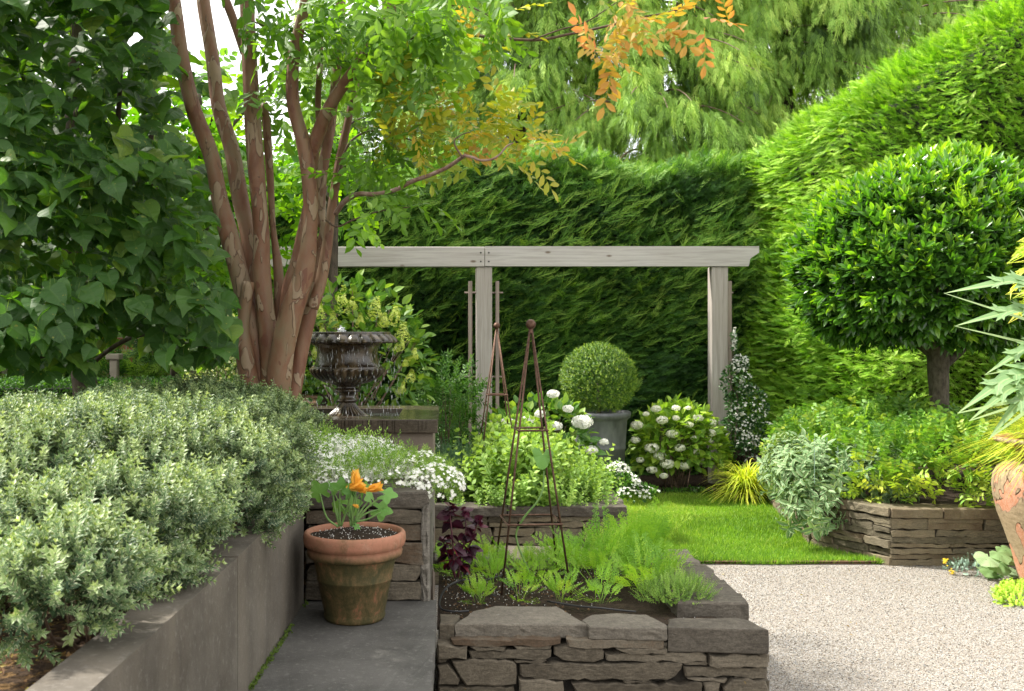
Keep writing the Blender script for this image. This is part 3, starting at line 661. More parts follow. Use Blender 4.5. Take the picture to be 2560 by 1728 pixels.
# wall behind the pot
t = empty('stone_wall_block', (-.37, 4.7, SL)); tag(t, 'short dark dry-stacked stone wall directly behind the courgette pot', 'wall')
a = Acc(); drystack(a, (-.635, 4.64, 0), (1, 0, 0), (0, -1, 0), .525, SL + .002, WT - .075, 21, lmin=.12, lmax=.34, hmin=.045, hmax=.10)
o = a.build('stone_courses', M_slate, t); fix_normals(o)
cap_row(t, (-.64, 4.64, 0), (1, 0, 0), (0, -1, 0), .55, WT + .005, .07, .42, 22, .5, .6, .015, M_cap)
a = Acc(); stone(a, [(4.63, SL - .05), (6.5, SL - .05), (6.5, WT - .03), (4.63, WT - .06)], wallfn((-.118, 0, 0), (0, 1, 0), (1, 0, 0)), .034, -.004, .6, .005, .008, .03, 5, 4, .006)
o = a.build('mortared_end', stone_mat('mortar', [(.10, .09, .07), (.22, .20, .165), (.32, .29, .25)], bumpd=.01), t); fix_normals(o)
a = Acc(); box(a, (-.64, 4.69, .0), (-.13, 4.80, WT - .06)); a.build('wall_core', M_core, t)

# bed two (oregano bed)
t = empty('oregano_bed', (.6, 7.9, 0)); tag(t, 'dry-stacked stone raised bed overflowing with lime green oregano', 'raised bed')
a = Acc(); YB = 7.62; XB = 1.30
drystack(a, (-.12, YB, 0), (1, 0, 0), (0, -1, 0), XB + .12, 0, ZC - .07, 31, lmin=.2, lmax=.6, hmin=.05, hmax=.15)
drystack(a, (XB, YB, 0), (0, 1, 0), (1, 0, 0), 1.3, 0, ZC - .07, 32, lmin=.2, lmax=.5)
o = a.build('stone_courses', M_slate_warm, t); fix_normals(o)
cap_row(t, (-.12, YB, 0), (1, 0, 0), (0, -1, 0), XB + .14, ZC, .07, .20, 33, .4, .75, .02)
cap_row(t, (XB, YB + .21, 0), (0, 1, 0), (1, 0, 0), 1.1, ZC, .07, .20, 34, .4, .6, .02)
a = Acc(); box(a, (-.12, YB + .06, 0), (XB - .06, 8.85, .5)); grid_sheet(a, -.12, XB - .1, YB + .12, 8.9, .53, 30, 30, .02); a.build('bed_soil', M_soil, t)

# bay tree bed
t = empty('bay_tree_bed', (4.4, 9, 0)); tag(t, 'low dry-stacked stone bed under the round bay tree', 'raised bed')
C0 = np.array([3.51, 8.25]); C1 = np.array([3.13, 8.98]); C2 = np.array([3.48, 11.4]); C3 = np.array([7.0, 8.15]); BZ = .46
a = Acc(); L1 = np.linalg.norm(C3 - C0); L2 = np.linalg.norm(C1 - C0); d2 = (C1 - C0) / L2; n2 = np.array([-d2[1], d2[0]]); L3 = np.linalg.norm(C2 - C1); d3 = (C2 - C1) / L3; n3 = np.array([-d3[1], d3[0]])
d1 = (C3 - C0) / L1; n1 = np.array([d1[1], -d1[0]])
drystack(a, (*C0, 0), (*d1, 0), (*n1, 0), L1 * .75, 0, BZ - .075, 41, lmin=.14, lmax=.55, hmin=.04, hmax=.10)
drystack(a, (*C0, 0), (*d2, 0), (*n2, 0), L2, 0, BZ - .075, 42, lmin=.12, lmax=.45, hmin=.035, hmax=.085)
drystack(a, (*C1, 0), (*d3, 0), (*n3, 0), L3, 0, BZ - .06, 43, lmin=.12, lmax=.45, hmin=.035, hmax=.085)
o = a.build('stone_courses', M_slate_warm, t); fix_normals(o)
cap_row(t, (*C0, 0), (*d1, 0), (*n1, 0), L1 * .75, BZ, .08, .22, 44, .38, .6, .02, M_slate_warm)
cap_row(t, (*(C0 + d2 * .0), 0), (*d2, 0), (*n2, 0), L2, BZ + .002, .07, .20, 45, .3, .5, .02, M_slate_warm)
cap_row(t, (*C1, 0), (*d3, 0), (*n3, 0), L3, BZ, .06, .20, 46, .3, .5, .02, M_slate_warm)
a = Acc(); P = [C0 + d1 * .06 + np.array([0, .07]), C3 + [0, .06], [7, 13.5], [3.2, 13.5], C2 + [.06, 0], C1 + [.07, .02]]; prism(a, P, -.02, BZ - .05)
a.build('bed_soil', M_soil, t)
# ------------------------------------------------------------------ timber trellis frame
YT = 12.5
t = empty('timber_trellis_frame', (1.0, YT, 0)); tag(t, 'tall weathered grey timber post and beam frame standing before the dark hedge', 'trellis')
def bxo(name, lo, hi, m, parent, bev=.006):
    a = Acc(); box(a, lo, hi, bev=bev); o = a.build(name, m, parent); fix_normals(o); return o
bt, bb = U(0, 617, YT)[2], U(0, 667, YT)[2]; xj = U(1212, 0, YT)[0]; xl = U(516, 0, YT)[0]; xr = U(1872, 0, YT)[0]
b1 = bxo('beam', (xl, YT, bb), (xj - .003, YT + .14, bt), M_beam, t)
a = Acc(); x1 = U(1898, 0, YT)[0]
P = [(xj + .003, bb + .006), (xr, bb + .006), (xr + .02, bb + .10), (x1, bt - .07), (x1, bt + .006), (xj + .003, bt + .006)]
n = len(P); Vv = [(p[0], y, p[1]) for y in (YT, YT + .14) for p in P]; Vv += [(np.mean([p[0] for p in P]), y, (bt + bb) / 2) for y in (YT, YT + .14)]
a.raw(Vv, [(i, (i + 1) % n, 2 * n) for i in range(n)] + [(n + i, n + (i + 1) % n, 2 * n + 1) for i in range(n)], [(i, (i + 1) % n, n + (i + 1) % n, n + i) for i in range(n)])
b2 = a.build('beam', M_beam, t); fix_normals(b2)
for bm_, xs in ((b1, (1202,)), (b2, (1222,))):
    for x in xs:
        for y in (632, 654):
            p = U(x, y, YT); a = Acc(); tube(a, [(p[0], YT + .004, p[2]), (p[0], YT - .004, p[2])], .010, 8, 1); a.build('bolt_head', M_screw, bm_)
posts = [(U(605, 0, YT)[0], .19), (U(1190, 0, YT)[0], .195), (U(1780, 0, YT)[0], .20)]
for x, w in posts: bxo('post', (x, YT + .02, -.1), (x + w, YT + .21, bb), M_post, t, .008)
for cx, dz in ((U(1210, 0, YT)[0], 0), (U(1800, 0, YT)[0], 0), (U(625, 0, YT)[0], 0)):
    tr = [(-.187, -.139), (.142, .187)]
    for k, (s0, s1) in enumerate(tr):
        if abs(cx - U(1800, 0, YT)[0]) < .01: s0, s1 = ((.105, .165) if k else (-.187, -.187 + .02))
        if s1 - s0 < .03: continue
        bxo('climbing_slat', (cx + s0, YT + .08, .05), (cx + s1, YT + .11, U(0, 702, YT)[2]), M_slat, t, .003)
    for y in (731, 943):
        z = U(0, y, YT)[2]; a = Acc(); w = .235 if cx < 3 else .19
        tube(a, [(cx - (w if cx < 3 else .05), YT + .12, z), (cx + w, YT + .12, z)], .011, 8, 1); a.build('dowel', M_slat, t)

# ------------------------------------------------------------------ fountain: basin + urn + water
YU = 7.12; BX = (-1.38, -.065); BYF, BYB = 6.50, 7.72; BTOP = U(0, 1049, BYF)[2]
M_wet = stone_mat('wet_basin_stone', [(.07, .055, .04), (.15, .12, .09), (.22, .18, .14)], bumpd=.001, rough=.12)
M_basin = concrete_mat('basin_side', (.26, .20, .16), (.15, .115, .09))
M_basin_d = concrete_mat('basin_dark', (.20, .165, .13), (.13, .10, .08))
M_water = simple_mat('pool_water', (.03, .04, .03), None, 5, .03, .004, spec=1.0)
fo = empty('basin_fountain', (-.72, 7.1, 0)); tag(fo, 'square brown stone fountain basin with water filled to its wet rim', 'fountain basin')
a = Acc(); w = .26; th = .085
for lo, hi in [((BX[0], BYF), (BX[1], BYF + w)), ((BX[0], BYB - w), (BX[1], BYB)), ((BX[0], BYF + w + .001), (BX[0] + w, BYB - w - .001)), ((BX[1] - w, BYF + w + .001), (BX[1], BYB - w - .001))]:
    box(a, (*lo, BTOP - th), (*hi, BTOP), bev=.004)
o = a.build('coping', M_wet, fo); fix_normals(o)
a = Acc(); box(a, (BX[0] + w - .03, BYF + w - .03, BTOP - .45), (BX[1] - w + .03, BYB - w + .03, BTOP - .16)); a.build('basin_floor', M_core, fo)
a = Acc(); sheet(a, [(BX[0] + w - .01, BYF + w - .01), (BX[1] - w + .01, BYF + w - .01), (BX[1] - w + .01, BYB - w + .01), (BX[0] + w - .01, BYB - w + .01)], BTOP - .035); a.build('water_surface', M_water, fo)
a = Acc(); box(a, (BX[0] + .03, BYF + .045, 0), (BX[1] - .03, BYB - .03, BTOP - th)); o = a.build('pedestal', M_basin_d, fo); fix_normals(o)
# drip streaks running down the front of the coping
r = R_(7); a = Acc()
for i in range(34):
    x = r.uniform(-.75, BX[1] - .02); l = r.uniform(.02, .08); wd = r.uniform(.0015, .004)
    box(a, (x, BYF - .0012, BTOP - .006 - l), (x + wd, BYF + .002, BTOP - .006))
a.build('drip_stain', simple_mat('wet_streak', (.02, .015, .01), None, 20, .2, 0), fo)['kind'] = 'stuff'

m, nt, out = mat('wet_bronze_stone'); b = NB(nt); g = b.coord(); n1 = b.noise(g, 9, 5, .6, .5); n2 = b.noise(b.coord((14, 14, 1.5)), 1.5, 3)
c = b.ramp(n1, [(.3, (.008, .006, .004)), (.5, (.022, .015, .009)), (.7, (.065, .045, .022))])
c = b.mix(b.ramp(n2, [(.5, (0, 0, 0)), (.62, (.7, .7, .7))]), c, (.10, .07, .035))
b.bsdf(out, c, b.math('MULTIPLY_ADD', n1, .35, .08), b.bump(b.noise(g, 60, 4), .0015), spec=.55); M_urn = m
K = .1912 * YU / F           # metres per pixel of the enlarged survey
uc = (float(U(868, 0, YU)[0]), YU, 0)
zu = lambda y: H - ((790 + y * .1912) - 830) * YU / F
t = empty('fountain_urn', (uc[0], uc[1], zu(1325))); tag(t, 'dark wet classical urn with scalloped rim, water spilling over it into the basin', 'urn')
prof = [(320, 1325), (322, 1312), (300, 1302), (262, 1290), (225, 1262), (178, 1225), (140, 1185), (112, 1140), (104, 1128), (132, 1118), (140, 1100), (130, 1082), (112, 1070), (106, 1040), (112, 1005), (160, 992), (185, 975), (176, 955), (150, 945), (135, 930), (150, 905),
        (215, 888), (290, 868), (360, 840), (420, 805), (462, 768), (486, 730), (494, 700), (486, 684), (462, 676), (470, 668), (448, 655), (425, 630), (408, 590), (398, 540), (394, 480), (402, 430), (425, 385), (460, 362), (560, 356), (640, 352), (666, 342), (668, 325), (650, 300), (620, 270), (585, 245), (570, 236), (566, 228), (572, 218), (560, 209), (540, 208), (520, 222), (490, 260), (430, 290)]
pr = [(x * K, zu(y)) for x, y in prof]
def urn_mod(R, Z, th, i):
    f = np.where((i >= 21) & (i <= 27), 1 - .10 * (1 - np.abs(np.sin(th * 15))) ** 1.3, 1.0)
    f = np.where((i >= 2) & (i <= 7), 1 - .08 * (1 - np.abs(np.sin(th * 14))), f)
    q = np.sin(th * 13) ; egg = np.abs(q) ** .7
    f = np.where((i >= 40) & (i <= 45), 1 - .05 * (1 - egg) + .012 * (np.abs(np.sin(th * 26)) > .93), f)
    return R * f, Z - np.where((i >= 41) & (i <= 45), .008 * (1 - egg), 0)
a = Acc(); lathe(a, pr, (uc[0], uc[1], 0), 260, urn_mod); o = a.build('urn_body', M_urn, t, smooth=True); fix_normals(o)
a = Acc(); lathe(a, [(.0005, zu(222)), (.1, zu(223)), (.2, zu(224)), (540 * K, zu(226))], (uc[0], uc[1], 0), 48); a.build('urn_water', M_water, t, smooth=True)
# falling drops and splash
m, nt, out = mat('falling_water'); b = NB(nt); p = b.bsdf(out, (.9, .93, .97), .06, spec=1.0); p.inputs['Transmission Weight'].default_value = .45; p.inputs['IOR'].default_value = 1.33; M_drop = m
r = R_(19); n = 420; ang = r.uniform(0, 2 * math.pi, n); stream = np.round(ang / (2 * math.pi) * 60) / 60 * 2 * math.pi + r.normal(0, .03, n)
rad = (645 * K) * (1 + r.normal(0, .02, n) + r.random(n) ** 3 * .22); z = zu(360) - (zu(360) - (BTOP - .03)) * r.random(n) ** .75
dro = T([(0, 0, 0), (.45, .032, 0), (.45, 0, .032), (.45, -.032, 0), (.45, 0, -.032), (1, 0, 0)], [(0, 2, 1), (0, 3, 2), (0, 4, 3), (0, 1, 4), (5, 1, 2), (5, 2, 3), (5, 3, 4), (5, 4, 1)])
a = Acc(); d = np.tile([0., 0, -1], (n, 1)) + r.normal(0, .03, (n, 3)); s = r.uniform(.018, .05, n)
a.add(dro, frames(d, r.normal(size=(n, 3)), s), np.column_stack([uc[0] + rad * np.cos(stream), uc[1] + rad * np.sin(stream), z]))
n = 90; ang = r.uniform(math.pi, 2 * math.pi, n); zz_ = r.uniform(350, 670, n); ra = np.interp(zz_, [350, 430, 560, 670], [430, 405, 402, 470]) * K + .004; ang = np.round(ang * 6) / 6 + r.normal(0, .02, n)
a.add(dro, frames(np.tile([0., 0, -1], (n, 1)), r.normal(size=(n, 3)), r.uniform(.02, .06, n)), np.column_stack([uc[0] + ra * np.cos(ang), uc[1] + ra * np.sin(ang), zu(0) + (zu(zz_) - zu(0))]))
w_ = a.build('falling_water', M_drop, t, smooth=True); w_['kind'] = 'stuff'
a = Acc(); sx = uc[0] - 75 * K
for i in range(46):
    h = abs(r.normal(0, .5)); p = np.array([sx + r.normal(0, .018) * (1.2 - min(h, 1)), uc[1] + r.normal(0, .018), zu(205) + .034 * min(h, 1.2)])
    a.add(octa, frames(r.normal(size=(1, 3)), r.normal(size=(1, 3)), r.uniform(.004, .010)), [p])
lathe(a, [(.032, zu(208)), (.026, zu(195)), (.014, zu(175)), (.006, zu(150)), (.001, zu(140))], (sx, uc[1], 0), 12)
w_ = a.build('water_jet', M_drop, t, smooth=True)

# ------------------------------------------------------------------ terracotta pot with courgette
def terra(name, moss, ring=None, base=(.29, .125, .075), top=.9):
    m, nt, out = mat(name); b = NB(nt); g = b.coord(); n1 = b.noise(g, 7, 5, .65, .4); n2 = b.noise(g, 18, 6, .75, .6); n3 = b.noise(b.coord((1, 1, .7)), 13, 7, .75, .25)
    gz = b.n('NewGeometry'); sp = b.n('SeparateXYZ'); b.l(gz.outputs['Position'], sp.inputs[0])
    c = b.mix(n1, base, lerp(base, (.36, .17, .11), .8))
    c = b.mix(b.ramp(n2, [(.55, (0, 0, 0)), (.8, (.6, .6, .6))]), c, (.38, .26, .19))
    if moss:
        c = b.mix(b.math('MULTIPLY', b.ramp(b.noise(g, 10, 6, .7, .4), [(.46, (0, 0, 0)), (.66, (1, 1, 1))]), .6), c, (.17, .10, .05))
        low = b.ramp(b.math('ADD', b.math('MULTIPLY', b.math('SUBTRACT', top, sp.outputs[2]), 9.0), b.math('SUBTRACT', n1, .4)), [(.15, (0, 0, 0)), (.6, (1, 1, 1))])
        mossc = b.ramp(n3, [(.30, (.018, .016, .008)), (.45, (.055, .045, .015)), (.55, (.10, .070, .028)), (.64, (.22, .095, .05)), (.74, (.38, .25, .17))])
        c = b.mix(low, c, mossc)
        c = b.mix(b.math('MULTIPLY', b.ramp(n3, [(.36, (.9, .9, .9)), (.46, (0, 0, 0))]), .5), c, (.06, .06, .02))
    b.bsdf(out, c, .75, b.bump(b.math('ADD', n2, b.noise(g, 90, 3)), .0015), spec=.3); return m
M_terra = terra('mossy_terracotta', True, top=.985)
YP = 4.36; kz = YP / F / 3.411; pc = (float(U(740 + 500 / 3.411, 0, YP)[0]), YP, 0)
zp = lambda y: H - ((1140 + y / 3.411) - 830) * YP / F
Z0 = SL + .002
pp = [(200, Z0), (248, Z0), (256, Z0 + .006), (262, Z0 + .016), (258, Z0 + .030), (262, Z0 + .036), (313, zp(1045)), (320, zp(1038)), (322, zp(1028)), (318, zp(1020)), (352, zp(862)), (356, zp(856)), (385, zp(850)), (403, zp(832)), (408, zp(805)), (402, zp(782)), (392, zp(772)), (395, zp(764)), (425, zp(750)), (434, zp(720)), (436, zp(680)), (432, zp(655)), (422, zp(640)), (408, zp(634)), (392, zp(640)), (382, zp(665)), (366, zp(720))]
t = empty('terracotta_pot', (pc[0], pc[1], Z0)); tag(t, 'mossy stained terracotta pot with thick rounded rim standing on the dark slab', 'plant pot')
a = Acc(); lathe(a, [(x * kz if x > 9 else x, z) for x, z in pp], (pc[0], pc[1], 0), 96, lambda R, Z, th, i: (R * (1 + .004 * np.sin(3 * th)), Z)); o = a.build('pot_body', M_terra, t, smooth=True); fix_normals(o)
a = Acc(); zs = zp(675); Pg = []
nr, na = 14, 48; rr_, aa_ = np.meshgrid(np.linspace(.001, 378 * kz, nr), np.linspace(0, 2 * math.pi, na, endpoint=False), indexing='ij')
P = np.stack([pc[0] + rr_ * np.cos(aa_), pc[1] + rr_ * np.sin(aa_), np.full(rr_.shape, zs)], -1).reshape(-1, 3); P[:, 2] += fbm(P, 30, 3) * .008 + .012 * (1 - (rr_.ravel() / (378 * kz)) ** 2)
i, j = np.meshgrid(np.arange(nr - 1), np.arange(na), indexing='ij'); j2 = (j + 1) % na
a.raw(P, (), np.stack([i * na + j, (i + 1) * na + j, (i + 1) * na + j2, i * na + j2], -1).reshape(-1, 4)); a.build('potting_soil', M_soil, t, smooth=True)
r = R_(4); n = 230; rd = np.sqrt(r.random(n)) * 370 * kz; an = r.uniform(0, 6.28, n); a = Acc()
a.add(octa, frames(r.normal(size=(n, 3)), r.normal(size=(n, 3)), r.uniform(.0014, .0036, n)), np.column_stack([pc[0] + rd * np.cos(an), pc[1] + rd * np.sin(an), zs + .014 - .014 * (rd / (378 * kz)) ** 2 + r.uniform(0, .006, n)])); tag(a.build('perlite_grains', M_perl, t), kind='stuff')
# courgette
def Q5(zx, zy, dy=0.0): return U(740 + zx / 3.411, 1140 + zy / 3.411, YP + dy)
def lobed(seed, nl=5):
    r = R_(seed); n = 30; V_ = [(0.12, 0, -.03)]; A_ = [(0, 1, 0)]; F3 = []
    for i in range(n + 1):
        a_ = -math.pi * .86 + 2 * math.pi * .86 * i / n; q = .5 + .11 * math.cos(a_ * nl) + .03 * r.normal() * .5 + .08 * math.cos(a_)
        for f in (.55, 1.0): V_.append((.15 + q * f * math.cos(a_), q * f * math.sin(a_), .10 * f * f * abs(math.sin(a_ * 2.5)) - .14 * f * f)); A_.append((f, .05 if (i % 6 == 0) else .6, 0))
    F4 = []
    for i in range(n): F3.append((0, 1 + 2 * i, 3 + 2 * i)); F4.append((1 + 2 * i, 2 + 2 * i, 4 + 2 * i, 3 + 2 * i))
    return T(V_, F3, F4, A_)
t = empty('courgette_plant', (*pc[:2], zs)); tag(t, 'young courgette with lobed leaves and orange flower buds growing in the terracotta pot', 'vegetable plant')
b0 = Q5(380, 640); b1_ = Q5(480, 640, .02)
stems = [((360, 605), (260, 520), (205, 320), 165, 250, 95, (-.3, -.9, .4)), ((370, 600), (330, 430), (310, 280), 300, 245, 60, (.2, -.2, 1)), ((375, 600), (372, 450), (375, 285), 385, 235, 80, (.3, -.5, .8)),
         ((385, 600), (440, 430), (470, 320), 470, 300, 70, (.2, -.5, .9)), ((470, 600), (455, 500), (450, 420), 540, 390, 92, (.3, -.85, .5)), ((490, 590), (560, 460), (640, 360), 620, 320, 75, (.3, -.4, .9)),
         ((495, 590), (600, 450), (760, 325), 815, 325, 82, (.6, -.6, .5)), ((500, 560), (600, 490), (710, 455), 770, 460, 90, (.5, -.85, .4)), ((510, 560), (610, 540), (725, 480), 745, 470, 50, (.3, -.6, .9)),
         ((365, 600), (360, 520), (350, 450), 355, 430, 70, (-.2, -.7, .7)), ((480, 600), (520, 500), (580, 300), 585, 230, 75, (.0, -.1, 1)), ((485, 600), (480, 520), (500, 330), 480, 245, 60, (0, -.1, 1)), ((500, 600), (510, 600), (512, 595), 520, 600, 34, (.2, -.6, .8))]
for i, (p0, p1, p2, lx, ly, sz, nv) in enumerate(stems):
    dy = R_(i).uniform(-.06, .06); a = Acc(); tube(a, [Q5(*p0), Q5(*p1, dy * .5), Q5(*p2, dy)], [.0052, .0042, .0028], 7, 6); st = a.build('leaf_stalk', M_gstem, t, smooth=True)
    a = Acc(); s_ = sz * kz * 1.85; p2w = Q5(*p2, dy); d = Q5(lx, ly, dy) - p2w; d = d / max(np.linalg.norm(d), 1e-6) + np.array([0, -.15, -.05])
    a.add(lobed(i), frames(np.array([d]), np.array([nv], float), s_), [p2w - d * .12 * s_], np.array([R_(i).random()])); a.build('leaf', L_zuc, t, smooth=True)
for i, (x, y, ax) in enumerate([(508, 190, (0, 0, 1)), (510, 258, (1, -.3, .25)), (560, 285, (1, -.5, -.1)), (670, 272, (1, -.3, .35)), (510, 425, (.8, -.4, -.2))]):
    a = Acc(); c = Q5(x, y, -.05); ax = nrm(np.array(ax, float)); L = (.078, .085, .062, .074, .03)[i]
    e1 = nrm(np.cross(ax, [0.1, 1, .2])); e2 = np.cross(ax, e1); rq = R_(i + 900); lp = leaf(.52, .16, -.05, (.25, .8, 1, .75, 0))
    for q in range(9):
        an = q * 2.4; o = math.cos(an) * e1 + math.sin(an) * e2; spread = .10 + .20 * rq.random()
        a.add(lp, frames(np.array([ax + o * spread]), np.array([-o]), L * rq.uniform(.85, 1.05)), [c - ax * L * .5 + o * L * .10], np.array([rq.random()]))
    a.build('flower_bud', L_orange, t, smooth=True)
    a = Acc(); tube(a, [c - ax * L * .75, c - ax * L * 1.1 + [0, 0, -.02], Q5(480, 560)], [.003, .0025, .003], 6, 5); a.build('flower_stalk', M_gstem, t, smooth=True)

# ------------------------------------------------------------------ obelisks
def obelisk(Y, ball_px, foot_z, rot):
    c = U(*ball_px, Y); t = empty('plant_obelisk', (c[0], Y, foot_z))
    top = c[2]; hgt = top - foot_z; B = .185
    for k in range(4):
        a_ = math.pi / 4 + rot + k * math.pi / 2; d = np.array([math.cos(a_), math.sin(a_), 0]) * B * math.sqrt(2)
        a = Acc(); tube(a, [np.array([c[0], Y, top - .02]) + d * .02, np.array([c[0], Y, foot_z - .05]) + d], .0055, 6, 1); a.build('leg', M_rust, t, smooth=True)
    for f in (.40 if Y < 7 else .40, .745):
        zc = top - hgt * (f if Y < 7 else f) ; w_ = B * f * math.sqrt(2) + .006
        cor = [np.array([c[0] + math.cos(math.pi / 4 + rot + k * math.pi / 2) * w_, Y + math.sin(math.pi / 4 + rot + k * math.pi / 2) * w_, zc]) for k in range(4)]
        a = Acc()
        for k in range(4): tube(a, [cor[k], cor[(k + 1) % 4]], .0055, 4, 1)
        a.build('ring', M_rust, t)
    a = Acc(); pf = [(.0265 * math.sin(q) + .0001, -.0265 * math.cos(q)) for q in np.linspace(0, math.pi, 13)]; lathe(a, pf, tuple(c), 20); lathe(a, [(.012, -.045), (.012, -.022)], tuple(c), 12); a.build('ball_finial', M_rust, t, smooth=True)
    return t
o1 = obelisk(5.45, (1327, 811), ZC - .055, .08)
tag(o1, 'rusty iron plant obelisk with ball finial standing among the carrots', 'garden obelisk', 'iron obelisks in the raised beds')
o2 = copy_tree(o1); o2.location = (U(1242, 0, 8.3)[0], 8.3, .535); tag(o2, 'rusty iron plant obelisk with ball finial standing in the oregano bed before the middle post')

# vine shoot on the obelisk
t = empty('climbing_squash_vine', (.45, 5.5, ZC)); tag(t, 'single pale green vine stem with one round leaf climbing inside the rusty obelisk', 'vine')
def Q4(zx, zy, Y): return U(850 + zx * .37, 1148 + zy * .37, Y)
a = Acc(); tube(a, [Q4(1285, 775, 5.45), Q4(1250, 700, 5.45), Q4(1190, 520, 5.45), Q4(1240, 400, 5.42), Q4(1330, 290, 5.4), Q4(1370, 200, 5.4), Q4(1378, 80, 5.4)], [.006, .006, .005, .006, .005, .005, .003], 7, 6); a.build('stem', M_gstem, t, smooth=True)
a = Acc(); a.add(lobed(3, 3), frames(np.array([[-.1, -.3, -1.]]), np.array([[.2, -1, .3]]), .105), [Q4(1372, -45, 5.38)], np.array([.5])); a.build('leaf', L_zuc, t, smooth=True)

# drip irrigation
t = empty('drip_irrigation_line', (0, 5, ZC)); tag(t, 'thin black drip irrigation tubing with an upright emitter on the dark bed soil', 'irrigation line')
zt = ZC - .03
def Q4g(zx, zy, z=zt): return G(850 + zx * .37, 1148 + zy * .37, z)
a = Acc(); pts = [Q4g(1185, 740), Q4g(1080, 790), Q4g(960, 822), Q4g(890, 822), Q4g(855, 820, zt + .05), Q4g(800, 825, zt + .05), Q4g(730, 860, zt + .04), Q4g(690, 910, zt + .02), Q4g(672, 970), Q4g(690, 1015), Q4g(780, 1030), Q4g(870, 1025)]
tube(a, pts, .0048, 7, 6); tube(a, [Q4g(950, 850), Q4g(1010, 900), Q4g(1050, 925)], .0045, 6, 5); tube(a, [Q4g(1400, 960), Q4g(1600, 992), Q4g(1750, 1005), Q4g(1900, 1022), Q4g(2000, 1030)], .0045, 6, 5); a.build('tubing', M_black, t, smooth=True)
e = Q4g(855, 900, zt - .02); a = Acc(); lathe(a, [(.001, -.02), (.004, 0), (.011, .03), (.011, .07), (.009, .072), (.009, .085), (.017, .087), (.017, .096), (.012, .098), (.012, .105), (.001, .106)], tuple(e), 16); a.build('emitter', M_black, t, smooth=True)

# ------------------------------------------------------------------ zinc planter and tall terracotta jar
YZ = 11.7; c = U(1498, 0, YZ); s = YZ / F
t = empty('zinc_planter', (c[0], YZ, 0)); tag(t, 'large round grey zinc planter with rolled rim standing before the hedge', 'planter')
zz0 = lambda y: H - (y - 830) * s
a = Acc(); lathe(a, [(.05, .02), (56 * s, .02), (60 * s, .05), (64 * s, zz0(1122)), (66 * s, zz0(1120)), (66 * s, zz0(1115)), (65 * s, zz0(1112)), (69 * s, zz0(1050)), (72 * s, zz0(1046)), (77 * s, zz0(1042)), (79 * s, zz0(1034)), (77 * s, zz0(1028)), (71 * s, zz0(1030)), (68 * s, zz0(1036)), (.05, zz0(1038))], (c[0], YZ, 0), 72); o = a.build('planter_body', M_lead, t, smooth=True); fix_normals(o)
M_jar = None
m, nt, out = mat('flaking_terracotta'); b = NB(nt); g = b.coord(); n1 = b.noise(g, 3.4, 3, .5, .4); n2 = b.noise(g, 35, 5, .75); n3 = b.noise(b.coord((1, 1, 3)), 14, 4, .7)
c1 = b.mix(b.ramp(n2, [(.4, (0, 0, 0)), (.7, (1, 1, 1))]), (.42, .18, .10), (.50, .30, .21)); c1 = b.mix(b.ramp(n2, [(.60, (0, 0, 0)), (.66, (.8, .8, .8))]), c1, (.16, .07, .05))
c2 = b.ramp(n3, [(.3, (.22, .165, .10)), (.6, (.32, .24, .15)), (.8, (.38, .32, .24))])
fk = b.ramp(n1, [(.515, (0, 0, 0)), (.523, (1, 1, 1))]); c = b.mix(fk, c2, c1); rim = b.ramp(n1, [(.508, (0, 0, 0)), (.515, (.6, .6, .6)), (.521, (.6, .6, .6)), (.526, (0, 0, 0))]); c = b.mix(rim, c, (.07, .045, .03))
b.bsdf(out, c, .85, b.bump(b.math('ADD', b.math('MULTIPLY', b.math('SUBTRACT', 1.0, fk), 2.0), n2), .006), spec=.25); M_jar = m
YJ = 7.6; s = YJ / F; cj = U(2642, 0, YJ); zj = lambda y: H - (y - 830) * s
t = empty('tall_terracotta_jar', (cj[0], YJ, 0)); tag(t, 'tall flaking orange terracotta jar with narrow neck beside the gravel', 'garden jar')
a = Acc(); jp = [(20, 1466), (80, 1466), (84, 1455), (90, 1430), (102, 1380), (118, 1330), (134, 1285), (143, 1245), (146, 1215), (143, 1190), (134, 1172), (120, 1162), (104, 1156), (99, 1153), (96, 1148), (92, 1144), (90, 1130), (96, 1118), (118, 1110), (140, 1106), (143, 1100), (140, 1095), (125, 1096), (80, 1100), (20, 1105)]
lathe(a, [(x * s, max(zj(y), .004)) for x, y in jp], (cj[0], YJ, 0), 90); o = a.build('jar_body', M_jar, t, smooth=True); fix_normals(o)
